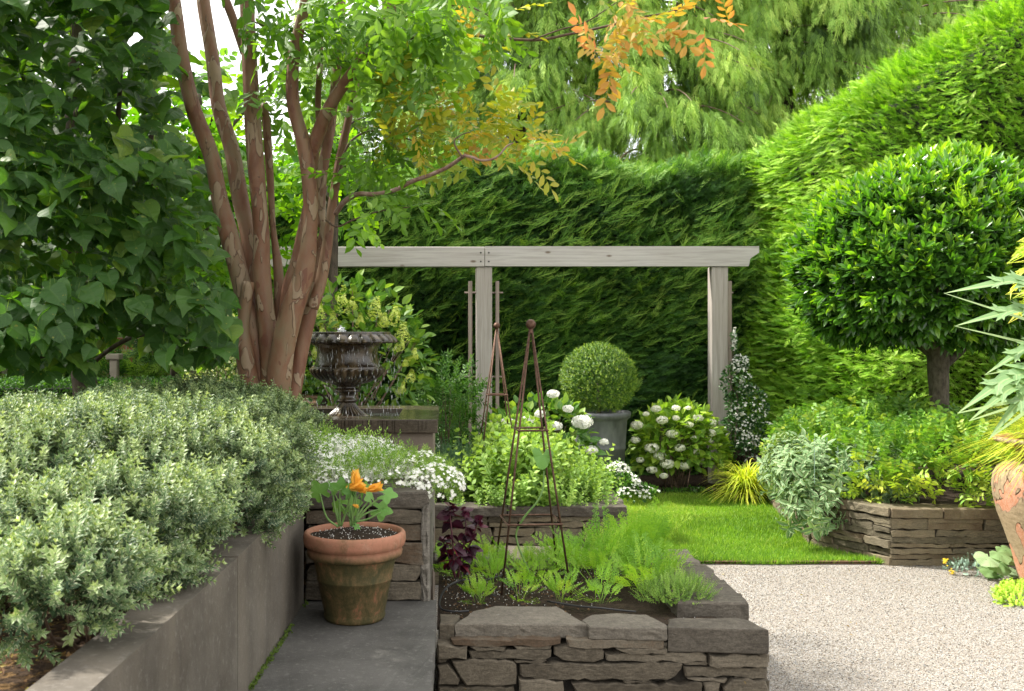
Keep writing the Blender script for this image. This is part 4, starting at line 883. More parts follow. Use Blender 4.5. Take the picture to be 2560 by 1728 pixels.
# ------------------------------------------------------------------ foliage helpers
def ell_pts(r, c, rad, n, shell=(.75, 1.03), zmin=-1.0, others=()):
    d = nrm(r.normal(size=(int(n * 2.2) + 8, 3))); d = d[d[:, 2] > zmin][:n]
    q = (shell[0] + (shell[1] - shell[0]) * r.random(len(d)) ** .6)[:, None]
    P = np.array(c) + d * np.array(rad) * q; nn = nrm(d / np.array(rad))
    for oc, orad in others:
        k = (((P - oc) / np.array(orad)) ** 2).sum(1) > .72; P, nn = P[k], nn[k]
    return P, nn
def mass(acc, ts, r, blobs, n, size, out=1.0, up=.3, rand=.45, shell=(.75, 1.03), zmin=-.4, nmode='out', rndf=None, mat=0, lump=0.06):
    """leaves over a union of ellipsoids"""
    vol = np.array([b[1][0] * b[1][1] + b[1][0] * b[1][2] + b[1][1] * b[1][2] for b in blobs]); vol = vol / vol.sum()
    for i, (c, rad) in enumerate(blobs):
        P, N = ell_pts(r, c, rad, int(n * vol[i]), shell, zmin, [b for j, b in enumerate(blobs) if j != i])
        P = P + N * (fbm(P, 5.0, 3 + i) * lump)[:, None]
        d = N * out + np.array([0, 0, up]) + r.normal(size=P.shape) * rand
        nv = (N if nmode == 'out' else np.array([0, 0, 1.])) + r.normal(size=P.shape) * .5
        if nmode == 'along': nv = np.array([0, 0, 1.]) * .8 - N * .2 + r.normal(size=P.shape) * .4
        rnd = r.random(len(P)) if rndf is None else rndf(P, r)
        acc.multi(ts, frames(d, nv, size * r.uniform(.75, 1.15, len(P))), P, rnd, mat, seed=i + 1)
def stems_in(name, c, rad, n, m, parent, base_z, thick=.004, seed=0, spread=.75):
    r = R_(seed); a = Acc()
    for i in range(n):
        d = nrm(r.normal(size=3)); d[2] = abs(d[2]); tip = np.array(c) + d * np.array(rad) * spread; b0 = np.array([c[0] + r.normal(0, .12) * rad[0], c[1] + r.normal(0, .12) * rad[1], base_z])
        tube(a, [b0, (b0 + tip) / 2 + r.normal(0, .05, 3) * rad, tip], [thick, thick * .8, thick * .4], 5, 3)
    return a.build(name, m, parent, smooth=True)

# ------------------------------------------------------------------ hebe shrubs on the terrace
HT = [sprig(R_(i), 5, 4, .34, .42, .62, tipc=.55) for i in range(3)]
def hebe(name, label, blobs, n, seed, fine):
    t = empty(name, (blobs[0][0][0], blobs[0][0][1], SZ)); tag(t, label, 'shrub', 'clipped hebe shrubs along the concrete wall')
    r = R_(seed); a = Acc()
    def rf(P, r): return np.clip(r.normal(.50, .2, len(P)) + .25 * fbm(P, 3, 8), 0, 1)
    for i, (c, rad) in enumerate(blobs):                      # billows: tufts of shoots radiating from many small centres
        area = rad[0] * rad[1] + .6 * (rad[0] + rad[1]) * rad[2]; m_ = int(150 * area / .5) + 10
        C, N = ell_pts(r, c, rad, m_, (.80, 1.0), -.5, [b_ for j, b_ in enumerate(blobs) if j != i]); sz = r.uniform(.05, .115, len(C)); per = np.maximum(7, (n / 150 * (sz / .08) ** 1.6).astype(int))
        idx = np.repeat(np.arange(len(C)), per); D = nrm(r.normal(size=(len(idx), 3)) * .85 + N[idx] * .9 + [0, 0, .35]); k = (D * N[idx]).sum(1) > -.1; idx, D = idx[k], D[k]
        P = C[idx] + D * sz[idx][:, None] * r.uniform(.35, 1.0, len(idx))[:, None] * [1, 1, .8]; dd = D + [0, 0, .45] + r.normal(0, .18, P.shape)
        a.multi(HT, frames(dd, r.normal(size=P.shape), fine * r.uniform(.7, 1.15, len(P))), P, rf(P, r), seed=i + 2)
    a.build('foliage', L_hebe, t)
    b = Acc()
    for c, rad in blobs:
        for i in range(int(70 * rad[0] * rad[1] / .5) + 14):
            q = r.uniform(-1, 1, 2) * .85; tip = np.array([c[0] + q[0] * rad[0], c[1] + q[1] * rad[1], c[2] + r.uniform(-.3, .5) * rad[2]]); b0 = np.array([c[0] + q[0] * rad[0] * .4, c[1] + q[1] * rad[1] * .4 + .1, SZ])
            tube(b, [b0, b0 * .4 + tip * .6 + [0, 0, -.07], tip], [.007, .005, .002], 5, 4)
    b.build('stems', M_twig, t, smooth=True)
    c = Acc()
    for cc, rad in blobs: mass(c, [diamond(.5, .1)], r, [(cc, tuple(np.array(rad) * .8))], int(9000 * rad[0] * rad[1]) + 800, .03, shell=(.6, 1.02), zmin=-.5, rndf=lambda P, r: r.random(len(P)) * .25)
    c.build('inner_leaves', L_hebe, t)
hebe('hebe_shrub', 'pale green clipped shrub spilling over the near end of the concrete wall', [((-1.38, 3.55, 1.32), (.54, .70, .19)), ((-2.2, 4.05, 1.30), (1.0, 1.05, .19)), ((-1.02, 3.15, 1.25), (.25, .45, .14)), ((-.93, 2.62, 1.235), (.13, .34, .085)), ((-1.22, 2.95, 1.25), (.16, .22, .10))], 4300, 1, .078)
hebe('hebe_shrub', 'darker grey-green clipped shrub overhanging the far end of the concrete wall', [((-1.02, 4.10, 1.28), (.38, .85, .22)), ((-1.5, 4.4, 1.31), (.5, .7, .20))], 4300, 2, .076)
hebe('hebe_shrub', 'clipped shrub mound at the foot of the multi-stemmed tree', [((-1.35, 5.35, 1.31), (.62, .62, .21)), ((-2.5, 5.2, 1.25), (1.3, .9, .17)), ((-1.08, 5.35, 1.24), (.26, .5, .2))], 4300, 3, .074)

# ------------------------------------------------------------------ multi-stemmed tree
tree = empty('multi_stem_tree', (U(630, 0, 6.0)[0], 6.0, SZ)); tag(tree, 'multi-stemmed tree with smooth peeling cinnamon bark and green, yellow and orange leaves', 'tree')
TY = 6.0
def stem(pts, dy0=0.0, dy1=0.0, seed=0, name='stem', sides=18, mt=None):
    n = len(pts); P = []; Rr = []
    for i, (x, y, w) in enumerate(pts):
        Y = TY + dy0 + (dy1 - dy0) * (1 - i / (n - 1)) ; P.append(V(x, y, Y)); Rr.append(w * 1.1013 / 2 * Y / F * (.84 if y < 560 else .94))
    # carry the stem on above the frame
    a = Acc(); tube(a, P[::-1], Rr[::-1], sides, 7, bump=.05, seed=seed); return a.build(name, mt or M_bark, tree, smooth=True)
stem([(330, -320, 26), (372, -120, 32), (394, 0, 37), (412, 130, 40), (440, 250, 42), (478, 350, 44), (498, 450, 46), (516, 520, 50), (542, 620, 46), (562, 700, 50), (585, 800, 56), (605, 935, 56)], .02, .25, 1)
stem([(440, -260, 24), (458, -80, 32), (461, 0, 36), (482, 130, 38), (496, 240, 40), (526, 340, 42), (545, 450, 44), (560, 520, 42), (578, 620, 44), (592, 740, 46), (605, 860, 50), (615, 935, 50)], .06, .5, 2)
stem([(420, -260, 16), (485, -60, 22), (512, 0, 24), (535, 60, 24), (556, 120, 26)], .1, .12, 3, sides=12)
stem([(545, -320, 28), (556, -80, 36), (560, 0, 38), (567, 150, 42), (578, 340, 46), (593, 520, 45), (594, 620, 44), (606, 740, 46), (618, 830, 58), (624, 935, 74)], -.03, .05, 4)
stem([(600, 235, 18), (606, 300, 22), (614, 420, 20), (620, 520, 16), (632, 620, 24), (633, 720, 26), (628, 800, 26)], .14, .2, 5, sides=12)
stem([(690, -300, 22), (698, -80, 28), (694, 0, 30), (668, 120, 32), (665, 230, 36), (690, 330, 40), (704, 430, 42), (704, 520, 40), (690, 620, 46), (658, 720, 60), (640, 800, 60), (632, 870, 60), (628, 935, 50)], -.06, -.3, 6)
stem([(960, -250, 22), (905, -60, 28), (872, 60, 32), (812, 150, 32), (768, 210, 32), (735, 270, 34), (712, 335, 36), (706, 380, 36)], -.10, -.55, 7)
stem([(800, -280, 22), (775, -60, 26), (772, 60, 26), (762, 180, 26), (748, 300, 28), (730, 400, 30), (728, 500, 26), (736, 520, 26), (716, 620, 28), (704, 690, 42), (690, 760, 38), (672, 850, 40), (660, 935, 36)], .04, .3, 8)
stem([(820, 60, 14), (812, 160, 18), (795, 250, 20), (770, 370, 24), (752, 480, 24), (742, 560, 26), (728, 640, 28), (708, 700, 32)], -.02, .05, 9, sides=12)
stem([(740, -200, 12), (728, 0, 15), (727, 120, 16), (722, 250, 16), (735, 330, 18)], .25, .3, 10, sides=10)
stem([(700, 430, 10), (686, 500, 14), (668, 590, 18), (650, 650, 20), (638, 740, 24), (632, 800, 26)], .08, .1, 11, sides=12)
stem([(566, 640, 30), (552, 740, 32), (556, 800, 44), (566, 860, 46), (586, 935, 48)], -.04, -.02, 12)
a = Acc()
for (x, y, rr2) in [(698, 240, 9), (536, 60, 8), (540, 800, 9), (712, 690, 9), (552, 352, 6)]: tube(a, [V(x, y, TY - .07), V(x - 2, y - 1, TY - .13)], [rr2 * TY / F, rr2 * .5 * TY / F], 10, 3)
# limbs to the right
def branch(pts, Y0, Y1, w0, w1, m_=M_rtwig, par=tree, sides=8):
    n = len(pts); P = [V(x, y, Y0 + (Y1 - Y0) * i / (n - 1)) for i, (x, y) in enumerate(pts)]; a = Acc()
    tube(a, P, np.linspace(w0, w1, n) * 1.1 / 2 * (Y0 / F), sides, 6, bump=.08); a.build('branch', m_, par, smooth=True); return crom(P, 6)
B = []
B.append(branch([(762, 485), (782, 458), (812, 441), (850, 441), (895, 432), (935, 412), (975, 398), (1015, 380), (1042, 362), (1055, 353)], 5.9, 5.05, 12, 7))
B.append(branch([(1055, 353), (1075, 358), (1090, 364), (1115, 362), (1135, 350), (1150, 332), (1165, 325)], 5.05, 5.0, 7, 3, M_rtwig))
B.append(branch([(1050, 358), (1035, 335), (1032, 318), (1050, 305), (1068, 300)], 5.05, 5.0, 5, 2, M_twig))
B.append(branch([(905, 110), (925, 90), (960, 82), (1015, 78), (1060, 78), (1120, 86), (1175, 90), (1230, 90), (1290, 78), (1340, 68), (1395, 55), (1450, 40), (1510, 30), (1580, 8)], 5.7, 5.0, 9, 3.5, M_twig))
B.append(branch([(1210, 90), (1270, 68), (1330, 50), (1400, 5)], 5.2, 5.0, 4, 2, M_twig))
B.append(branch([(835, 112), (870, 118), (905, 108)], 5.8, 5.7, 14, 9))
B.append(branch([(790, 190), (850, 140), (900, 60), (960, 20), (1060, 15), (1150, 60)], 5.8, 5.3, 8, 2, M_twig))
B.append(branch([(766, 400), (790, 330), (830, 300), (880, 300), (940, 320), (1000, 322)], 5.95, 5.7, 6, 2, M_twig))
B.append(branch([(740, 500), (765, 515), (800, 500), (860, 480), (930, 470)], 5.9, 5.6, 5, 2, M_twig))
B.append(branch([(665, 130), (630, 90), (600, 60), (560, 45)], 5.9, 5.7, 8, 3, M_twig))
B.append(branch([(560, 180), (600, 250), (640, 260), (690, 230)], 6.3, 6.4, 6, 2, M_twig))
TW = [twig(R_(i + 20), 9, .34, .44, leaf(.46, .05, .10, (0, .85, .95, 0)), .22, spread=52, stem_w=.009) for i in range(4)]
def cluster(acc, cx, cy, Y, rx, ry, n, size, dirs=(.3, -.2, -.35), yj=.35, rb=.5, seed=0, rand=.55):
    r = R_(seed + 700); c = V(cx, cy, Y); q = r.normal(size=(n, 3)) * .48; P = c + q * np.array([rx * 1.1 * Y / F, yj, ry * 1.1 * Y / F])
    d = np.array(dirs) + r.normal(size=(n, 3)) * rand; nv = np.array([0, -.35, .9]) + r.normal(size=(n, 3)) * .4
    acc.multi(TW, frames(d, nv, size * r.uniform(.75, 1.2, n)), P, np.clip(r.normal(rb, .22, n), 0, 1), seed=seed)
    return P, frames(d, nv, size)
a1 = Acc(); a2 = Acc(); a3 = Acc()
S = .285
for i, (x, y, Y, rx, ry, n) in enumerate([(600, 60, 5.8, 60, 60, 26), (650, 40, 5.7, 40, 50, 16), (720, 60, 5.6, 70, 60, 34), (810, 60, 5.5, 80, 60, 44), (900, 55, 5.4, 80, 60, 46), (980, 30, 5.3, 80, 45, 34), (870, 150, 5.5, 60, 50, 30), (950, 140, 5.3, 50, 50, 24), (1060, 25, 5.3, 60, 30, 22), (1130, 50, 5.2, 40, 40, 14), (640, 150, 6.1, 50, 60, 16), (750, 10, 5.9, 120, 40, 40), (720, 190, 6.3, 50, 70, 18), (640, 240, 6.6, 50, 50, 12), (790, 130, 6.1, 60, 60, 20), (610, 200, 6.6, 40, 60, 10),
        (850, 410, 5.7, 70, 45, 20), (830, 470, 5.6, 60, 22, 10), (950, 455, 5.5, 40, 20, 6), (810, 345, 5.9, 60, 50, 18), (900, 350, 5.8, 80, 40, 22), (860, 300, 5.9, 70, 50, 18)]):
    cluster(a1, x, y, Y, rx, ry, int(n * .58), S * .86, seed=i)
for i, (x, y, Y, rx, ry, n) in enumerate([(900, 230, 5.7, 80, 50, 26), (1000, 290, 5.5, 90, 45, 34), (1090, 280, 5.4, 80, 40, 30), (1170, 310, 5.4, 50, 40, 14), (950, 330, 5.6, 90, 40, 24), (1190, 350, 5.3, 50, 30, 10), (1120, 90, 5.2, 60, 40, 8), (870, 290, 5.7, 60, 50, 16), (1350, 20, 5.0, 60, 30, 9)]):
    cluster(a2, x, y, Y, rx, ry, int(n * .75), S * .70, (.5, -.2, .25), seed=i + 50)
for i, (x, y, Y, rx, ry, n) in enumerate([(1420, 60, 5.0, 70, 45, 16), (1370, 110, 5.0, 50, 30, 8), (1500, 60, 5.0, 40, 50, 9), (1370, 145, 5.0, 40, 20, 5), (1560, 60, 5.0, 30, 40, 4), (1400, 20, 5.0, 60, 30, 10), (1640, 40, 5.0, 30, 25, 3), (1060, 330, 5.4, 40, 25, 4), (1600, 5, 5.0, 50, 15, 4), (1250, 370, 5.3, 20, 12, 2)]):
    cluster(a3, x, y, Y, rx, ry, int(n * .55 + .5), S * .70, (.4, -.2, .05), seed=i + 90)
# the crown goes on above the frame
r = R_(77)
for i in range(16):
    cluster(a1, r.uniform(350, 1250), r.uniform(-420, -60), r.uniform(5.0, 6.8), 120, 80, 11, S, seed=200 + i)
a1.build('crown', L_myr, tree); a2.build('yellow_leaves', L_myry, tree); a3.build('orange_leaves', L_myro, tree)

# ------------------------------------------------------------------ linden with big heart-shaped leaves
LY = 6.4; t = empty('large_leaved_tree', (V(185, 0, LY)[0], LY, SZ)); tag(t, 'dense dark green tree with large heart-shaped leaves hanging over the clipped shrubs', 'tree')
a = Acc(); tube(a, [[V(200, 0, LY)[0], LY, SZ - .05], V(195, 900, LY), V(182, 800, LY), V(165, 600, LY), V(165, 300, LY), V(175, 0, LY), V(190, -250, LY)], [.085, .075, .07, .06, .05, .04, .03], 12, 6, bump=.08); a.build('trunk', M_dbark, t, smooth=True)
def lb(pts, Y0, Y1, w0, w1): branch(pts, Y0, Y1, w0, w1, M_dbark, t)
lb([(190, 830), (215, 780), (245, 700), (270, 600), (275, 500), (262, 380), (270, 240), (275, 150)], 6.3, 5.6, 26, 8)
lb([(205, 830), (240, 800), (290, 770), (340, 760), (400, 775), (470, 790)], 6.2, 5.5, 12, 4)
lb([(180, 760), (140, 790), (60, 820), (0, 800)], 6.3, 5.4, 12, 5); lb([(265, 480), (320, 440), (360, 410), (420, 380)], 5.8, 5.6, 9, 3)
lb([(165, 400), (100, 300), (60, 200), (20, 80)], 6.3, 5.6, 12, 5); lb([(170, 260), (230, 180), (300, 110), (370, 60)], 6.3, 5.7, 12, 4); lb([(340, 380), (345, 250), (350, 150), (360, 0)], 6.6, 6.4, 12, 7)
HL = [heart(), heart(.06, .25, .10, .35), heart(-.05, .02, .14, .10), heart(.03, .4, -.04, .5)]
def linden_leaves(n, Ylo, Yhi, seed, size, poly, rb):
    r = R_(seed); a = Acc(); xs = r.uniform(-160, 560, n * 3); ys = r.uniform(-330, 900, n * 3); k = in_poly(xs, ys, poly)
    xs, ys = xs[k][:n], ys[k][:n]; m_ = len(xs); Y = r.uniform(Ylo, Yhi, m_)
    # rounded crown: edge foliage sits further back than the middle of the mass; boughs stand out in tiers
    ex = np.clip((xs - 300) / 240, 0, 1); tier = fbm(np.column_stack([xs * .012, ys * .022, 0 * xs]), 1.0, seed, 2)
    Y = Y + ex * .35 + np.clip((-ys) / 400, 0, 1) * .3 - .28 * tier
    keep = tier + r.normal(0, .3, m_) > -.38; xs, ys, Y = xs[keep], ys[keep], Y[keep]; m_ = len(xs)
    P = np.stack([(xs * 1.10155 - VX) * Y / F, Y, H - (ys * 1.10134 - VY) * Y / F], -1)
    tilt = fbm(P, 3.0, seed + 5); az = r.normal(.45, .65, m_) + .5 * tilt
    drop = r.uniform(-.1, 1.0, m_); d = np.column_stack([np.sin(az), -np.cos(az) * .8, -drop])
    lift = r.uniform(0, 1, m_); nv = np.column_stack([np.sin(az) * .5 + r.normal(.1, .45, m_), -.25 - .75 * drop * .8 + r.normal(0, .35, m_), .25 + 1.2 * lift])
    a.multi(HL, frames(d, nv, size * r.uniform(.5, 1.2, m_)), P, np.clip(r.normal(rb - .1, .25, m_) + .5 * (r.random(m_) > .95), 0, 1), seed=seed)
    st = diamond(.035, 0.0); a.add(st, frames(-d * .3 + [0, .2, .9] + r.normal(0, .2, (m_, 3)), nv, size * .6), P, np.ones(m_))
    return a
poly = [(-160, -330), (355, -330), (372, 0), (385, 100), (392, 220), (412, 320), (436, 420), (462, 510), (486, 590), (508, 660), (522, 730), (520, 780), (520, 815), (470, 800), (400, 815), (330, 745), (270, 720), (215, 770), (220, 830), (130, 850), (90, 860), (20, 820), (-160, 840)]
rearp = [(-160, -330), (560, -330), (540, -100), (430, 0), (420, 120), (560, 190), (480, 280), (560, 330), (640, 400), (640, 500), (560, 560), (530, 760), (520, 800), (400, 830), (330, 760), (200, 800), (-160, 840)]
inner = [(-160, -330), (340, -330), (360, 0), (400, 150), (420, 300), (470, 420), (490, 560), (500, 700), (430, 770), (300, 745), (200, 800), (-160, 840)]
A_ = linden_leaves(2900, 4.85, 5.45, 1, .116, poly, .45); A_.build('leaves', L_linden, t)
A_ = linden_leaves(1500, 5.4, 6.1, 2, .135, inner, .6); A_.build('inner_leaves', L_linden, t)
A_ = linden_leaves(1800, 6.35, 7.4, 3, .135, rearp, .8); A_.build('rear_leaves', L_linden, t)  # rear layer set lighter: backlight put into the leaf colour

# ------------------------------------------------------------------ white flowers behind the wall block
r = R_(31)
fl5 = compose([(diamond(.7, .05), fr1((math.cos(q), math.sin(q), .25), (0, 0, 1), 1.), (0, 0, 0), 0) for q in np.linspace(0, 2 * math.pi, 5, endpoint=False)])
fl2 = compose([(diamond(.6, .05), fr1((math.cos(q), math.sin(q), .3), (0, 0, 1), 1.), (0, 0, 0), 0) for q in (0, 2.3, 4.2)])
def flowers(acc, r, blobs, n, size, tmpl, zmin=0.0, shell=(.98, 1.1), out=.5, lump=.05, noise_thr=None):
    for i, (c, rad) in enumerate(blobs):
        P, N = ell_pts(r, c, rad, int(n / len(blobs)), shell, zmin); P = P + N * (fbm(P, 5.0, 3 + i) * lump)[:, None]
        if noise_thr is not None: k = fbm(P, 14, 5) > noise_thr; P, N = P[k], N[k]
        nv = N * out + np.array([0, -.35, .5]) + r.normal(size=P.shape) * .35; d = np.cross(nv, r.normal(size=P.shape))
        acc.add(tmpl, frames(d, nv, size * r.uniform(.7, 1.2, len(P))), P, r.random(len(P)))
FT = [twig(R_(i + 40), 8, .22, .34, diamond(.4, .08), .1, spread=45) for i in range(3)]
t = empty('airy_white_spurge', (-.6, 5.0, 1.1)); tag(t, 'airy haze of tiny white flowers with narrow leaves in front of the fountain basin', 'flowering plant')
bl = [((-.62, 5.15, 1.19), (.26, .30, .17)), ((-.42, 5.15, 1.17), (.24, .28, .15))]
a = Acc(); mass(a, FT, r, bl, 900, .09, shell=(.3, 1.0), zmin=-.2, up=.6, lump=.03); a.build('foliage', L_lime, t)
a = Acc(); flowers(a, r, bl, 5600, .011, fl2, -.1, (.6, 1.18)); a.build('flowers', L_petal, t)
t = empty('white_bacopa', (-.25, 4.95, 1.1)); tag(t, 'trailing plant with white five-petalled flowers spilling over the stone wall block', 'flowering plant')
bl = [((-.34, 4.98, 1.17), (.28, .24, .10)), ((-.16, 5.02, 1.15), (.18, .22, .13)), ((-.07, 4.85, 1.16), (.12, .12, .07)), ((-.52, 4.92, 1.17), (.14, .22, .07))]
a = Acc(); mass(a, FT, r, bl, 2600, .055, shell=(.5, 1.02), zmin=-.5, up=.3, lump=.02); a.build('foliage', L_lime, t)
a = Acc(); flowers(a, r, bl, 1500, .0115, fl5, -.45, (.98, 1.14), 1.0, noise_thr=-.5); a.build('flowers', L_petal, t)

# ------------------------------------------------------------------ front bed plants
def fern_leaf(seed, n=6):
    """finely divided carrot leaf along +x (unit length)"""
    r = R_(seed); it = [(diamond(.018, 0), np.eye(3), (0, 0, 0), -.1)]
    for i in range(n):
        x = .50 + .48 * i / n; l = .24 * (1 - .62 * (i / n)) * r.uniform(.8, 1.15)
        for s in (1, -1):
            dd = np.array([.62, s * .8, r.uniform(-.1, .25)]); p = np.array([x, 0, -.25 * x * x])
            it.append((diamond(.05, 0), fr1(dd, (0, 0, 1), l), p, 0))
            for f in (.3, .55, .8, 1.0):
                for s2 in (1, -1):
                    an = math.atan2(dd[1], dd[0]) + s2 * .7
                    it.append((diamond(.36, .03), fr1((math.cos(an), math.sin(an), r.uniform(-.25, .3)), (r.uniform(-.3, .3), r.uniform(-.3, .3), 1), l * .42 * (1.15 - .5 * f)), p + dd / np.linalg.norm(dd) * l * f, r.uniform(-.1, .15)))
    return compose(it)
FL = [fern_leaf(i) for i in range(4)]
sz_ = ZC - .05
spots = [(1160, 1440, 0.17, "feathery and small, between the purple herb and the bed's rim stone"), (1110, 1350, 0.15, 'thin and pale, against the rear wall behind the purple herb'), (1205, 1375, 0.17, "upright, upright against the purple herb's outer leaves"), (1262, 1335, 0.19, "tall, standing behind the obelisk's nearer feet"), (1200, 1500, 0.12, 'tiny, at the inner edge of the biggest cap stone beside the black emitter'), (1300, 1495, 0.17, 'low, behind the biggest cap stone under the obelisk'), (1345, 1455, 0.19, "feathery, in the middle between the obelisk's feet"), (1400, 1495, 0.15, 'low, by the obelisk foot nearest the gravel'), (1440, 1440, 0.22, 'bushy, touching the obelisk foot nearest the gravel'), (1490, 1460, 0.22, 'bushy with yellowing lower leaves, mid bed'), (1540, 1440, 0.24, 'dense and bright, centre of the thickest patch'), (1590, 1425, 0.27, 'tallest of the bed, in front of the lawn'), (1640, 1420, 0.24, 'tall, next to the rim stones facing the gravel'), (1500, 1400, 0.22, 'frothy, in front of the oregano bed wall'), (1430, 1385, 0.18, 'short, against the pale tan cap stone'), (1610, 1490, 0.22, 'dark green, just behind the thyme'), (1560, 1390, 0.24, 'tall, before the corner of the oregano bed'), (1370, 1425, 0.15, 'wispy, inside the obelisk frame'), (1655, 1470, 0.2, 'loose, overhanging the thyme bush'), (1320, 1400, 0.14, 'short, behind the vine stem'), (1235, 1450, 0.16, 'spreading, over the black drip tubing'), (1500, 1500, 0.13, 'sprawling, at the edge of the middle cap stone')]
rr = R_(41)
for i, (x, y, h, _) in enumerate(spots):
    g_ = G(x, min(y + 12, 1512), sz_); g_[0] = min(g_[0], XR - .34); g_[1] = float(np.clip(g_[1], 4.98, 5.74)); t = empty('carrot_plant', g_); n = rr.integers(11, 17)
    h = h * (1.22 if x > 1420 else 1.0); an = rr.uniform(0, 6.28, n); el = rr.uniform(.35, 1.4, n); d = np.column_stack([np.cos(an) * np.cos(el), np.sin(an) * np.cos(el), np.sin(el)])
    a = Acc(); a.multi(FL, frames(d, np.array([0, 0, 1.]) - d * .3 + rr.normal(0, .2, (n, 3)), h * 1.08 * rr.uniform(.7, 1.35, n)), np.tile(g_, (n, 1)) + rr.normal(0, .012, (n, 3)) * [1, 1, 0], np.clip(rr.normal(.5, .2, n), 0, 1), seed=i)
    a.build('foliage', L_carrot, t)
    tag(t, 'carrot top, ' + _, 'carrot plant', 'carrot plants in the front bed')
# purple herb
g_ = Q4(790, 800, 5.12); g_[2] = sz_; t = empty('purple_shiso', g_); tag(t, 'dark purple frilled herb standing in the soil of the front bed', 'herb plant')
PL = [leaf(.85, .10, .25, (.1, .9, 1., .65, 0)), leaf(.75, -.06, .35, (.1, .8, 1., .7, 0))]
a = Acc(); st = [[(775, 800), (765, 600), (745, 400), (745, 330)], [(800, 800), (820, 650), (850, 480), (840, 360)], [(790, 790), (850, 640), (900, 520), (930, 430)], [(770, 780), (730, 650), (700, 560)]]
b = Acc(); rr = R_(43); LP = []; LD = []; LS = []
for k, s_ in enumerate(st):
    P = np.array([Q4(x, y, 5.12 + .05 * (k - 1)) for x, y in s_]); tube(a, P, [.005, .0045, .004, .003][:len(P)], 6, 5)
    C = crom(P, 10)
    for j in range(6, len(C), 4):
        for s2 in range(4):
            an = rr.uniform(0, 6.28); LP.append(C[j]); LD.append([math.cos(an), math.sin(an) * .8, rr.uniform(-.75, .15)]); LS.append(rr.uniform(.045, .078) * (1.0 if j < len(C) - 8 else .62))
    for s2 in range(9):
        an = rr.uniform(0, 6.28); LP.append(C[-1] + rr.normal(0, .008, 3)); LD.append([math.cos(an), math.sin(an), rr.uniform(-.1, 1)]); LS.append(rr.uniform(.03, .055))
a.build('stems', simple_mat('purple_stem', (.05, .012, .02), (.09, .02, .03), 20, .5, 0), t, smooth=True)
b.multi(PL, frames(np.array(LD), np.array([0, -.2, 1.]) + rr.normal(0, .5, (len(LP), 3)), np.array(LS)), np.array(LP), np.clip(rr.normal(.4, .3, len(LP)), 0, 1)); b.build('foliage', L_purp, t)
# thyme
g_ = G(1728, 1530, sz_); g_[0] = 1.10; g_[1] = 5.0; t = empty('thyme_plant', g_); tag(t, 'small fine-leaved pale green thyme bush by the corner of the front bed', 'herb plant')
TH = [sprig(R_(i + 60), 9, 2, .12, .45, .3) for i in range(3)]
a = Acc(); rr = R_(45); mass(a, TH, rr, [((g_[0], g_[1], g_[2] + .05), (.15, .12, .10))], 620, .075, shell=(.35, 1.1), zmin=-.1, up=.8); a.build('foliage', L_lime, t)

# ------------------------------------------------------------------ oregano bed plants
rr = R_(47)
dmo = leaf(.62, .06, .1, (0, .9, .8, 0))
def oreg(seed, n=9):
    r = R_(seed); it = [(diamond(.015, 0), np.eye(3), (0, 0, 0), -.3)]
    for i in range(n):
        x = .12 + .85 * i / n; an = i * 1.57 + r.uniform(-.3, .3)
        for s in (0, math.pi):
            o = np.array([0, math.cos(an + s), math.sin(an + s)]); it.append((dmo, fr1(o + [.35 + .5 * x, 0, 0], (1, 0, 0), .17 * (1.1 - .5 * x)), (x, 0, 0), .25 * (x - .5) + r.uniform(-.1, .1)))
    for k in range(4): it.append((dmo, fr1((1, math.cos(k * 1.57) * .6, math.sin(k * 1.57) * .6), (0, 0, 1), .07), (.97, 0, 0), .3))
    return compose(it)
OT = [oreg(i) for i in range(4)]
t = empty('oregano_patch', (.7, 8.1, .53)); tag(t, 'lush lime green oregano filling the second stone bed around the rear obelisk', 'herb plant')
a = Acc(); n = 620; x = rr.uniform(.02, 1.22, n); y = rr.uniform(7.68, 8.75, n); hh = .20 + .34 * np.exp(-((x - .58) / .30) ** 2) + .05 * rr.normal(size=n) + .10 * (y - 7.7)
d = np.column_stack([rr.normal(0, .22, n) + (x - .65) * .35, rr.normal(-.12, .25, n) - .55 * (y < 7.8), np.ones(n)])
a.multi(OT, frames(d, rr.normal(size=(n, 3)), hh * np.where(y < 7.82, .65, 1)), np.column_stack([x, y, np.full(n, .52)]), np.clip(rr.normal(.5, .2, n), 0, 1)); a.build('foliage', L_lime, t)
t = empty('rosemary_bush', (-.0, 8.3, .53)); tag(t, 'grey-green needle-leaved rosemary in the oregano bed beside the fountain pedestal', 'herb plant')
RT = [sprig(R_(i + 90), 14, 4, .14, .14, .5) for i in range(3)]
a = Acc(); mass(a, RT, rr, [((.08, 8.25, .62), (.30, .26, .26))], 520, .17, shell=(.3, 1.0), zmin=-.1, up=.9); a.build('foliage', L_rose, t)

# mophead flowers helper
def floret(p=4): return compose([(leaf(.85, .03, .0, (.3, 1, .6, 0)), fr1((math.cos(q), math.sin(q), .15), (0, 0, 1), 1.), (0, 0, 0), 0) for q in np.linspace(0, 2 * math.pi, p, endpoint=False)])
FLT = compose([(diamond(.85, .05, .6), fr1((math.cos(q), math.sin(q), .2), (0, 0, 1), 1.), (0, 0, 0), 0) for q in np.linspace(0, 2 * math.pi, 4, endpoint=False)])
def head(c, R, n, m_, parent, seed, flat=.62, name='flower_head', rb=.5, fs=.16):
    r = R_(seed); d = nrm(r.normal(size=(n, 3))); P = np.array(c) + d * R * np.array([1, 1, flat]) * r.uniform(.85, 1.05, (n, 1)); a = Acc()
    a.add(FLT, frames(np.cross(d, r.normal(size=d.shape)), d + r.normal(0, .2, d.shape), R * fs * 1.6 * r.uniform(.8, 1.2, n)), P, np.clip(r.normal(rb, .2, n), 0, 1)); return a.build(name, m_, parent)
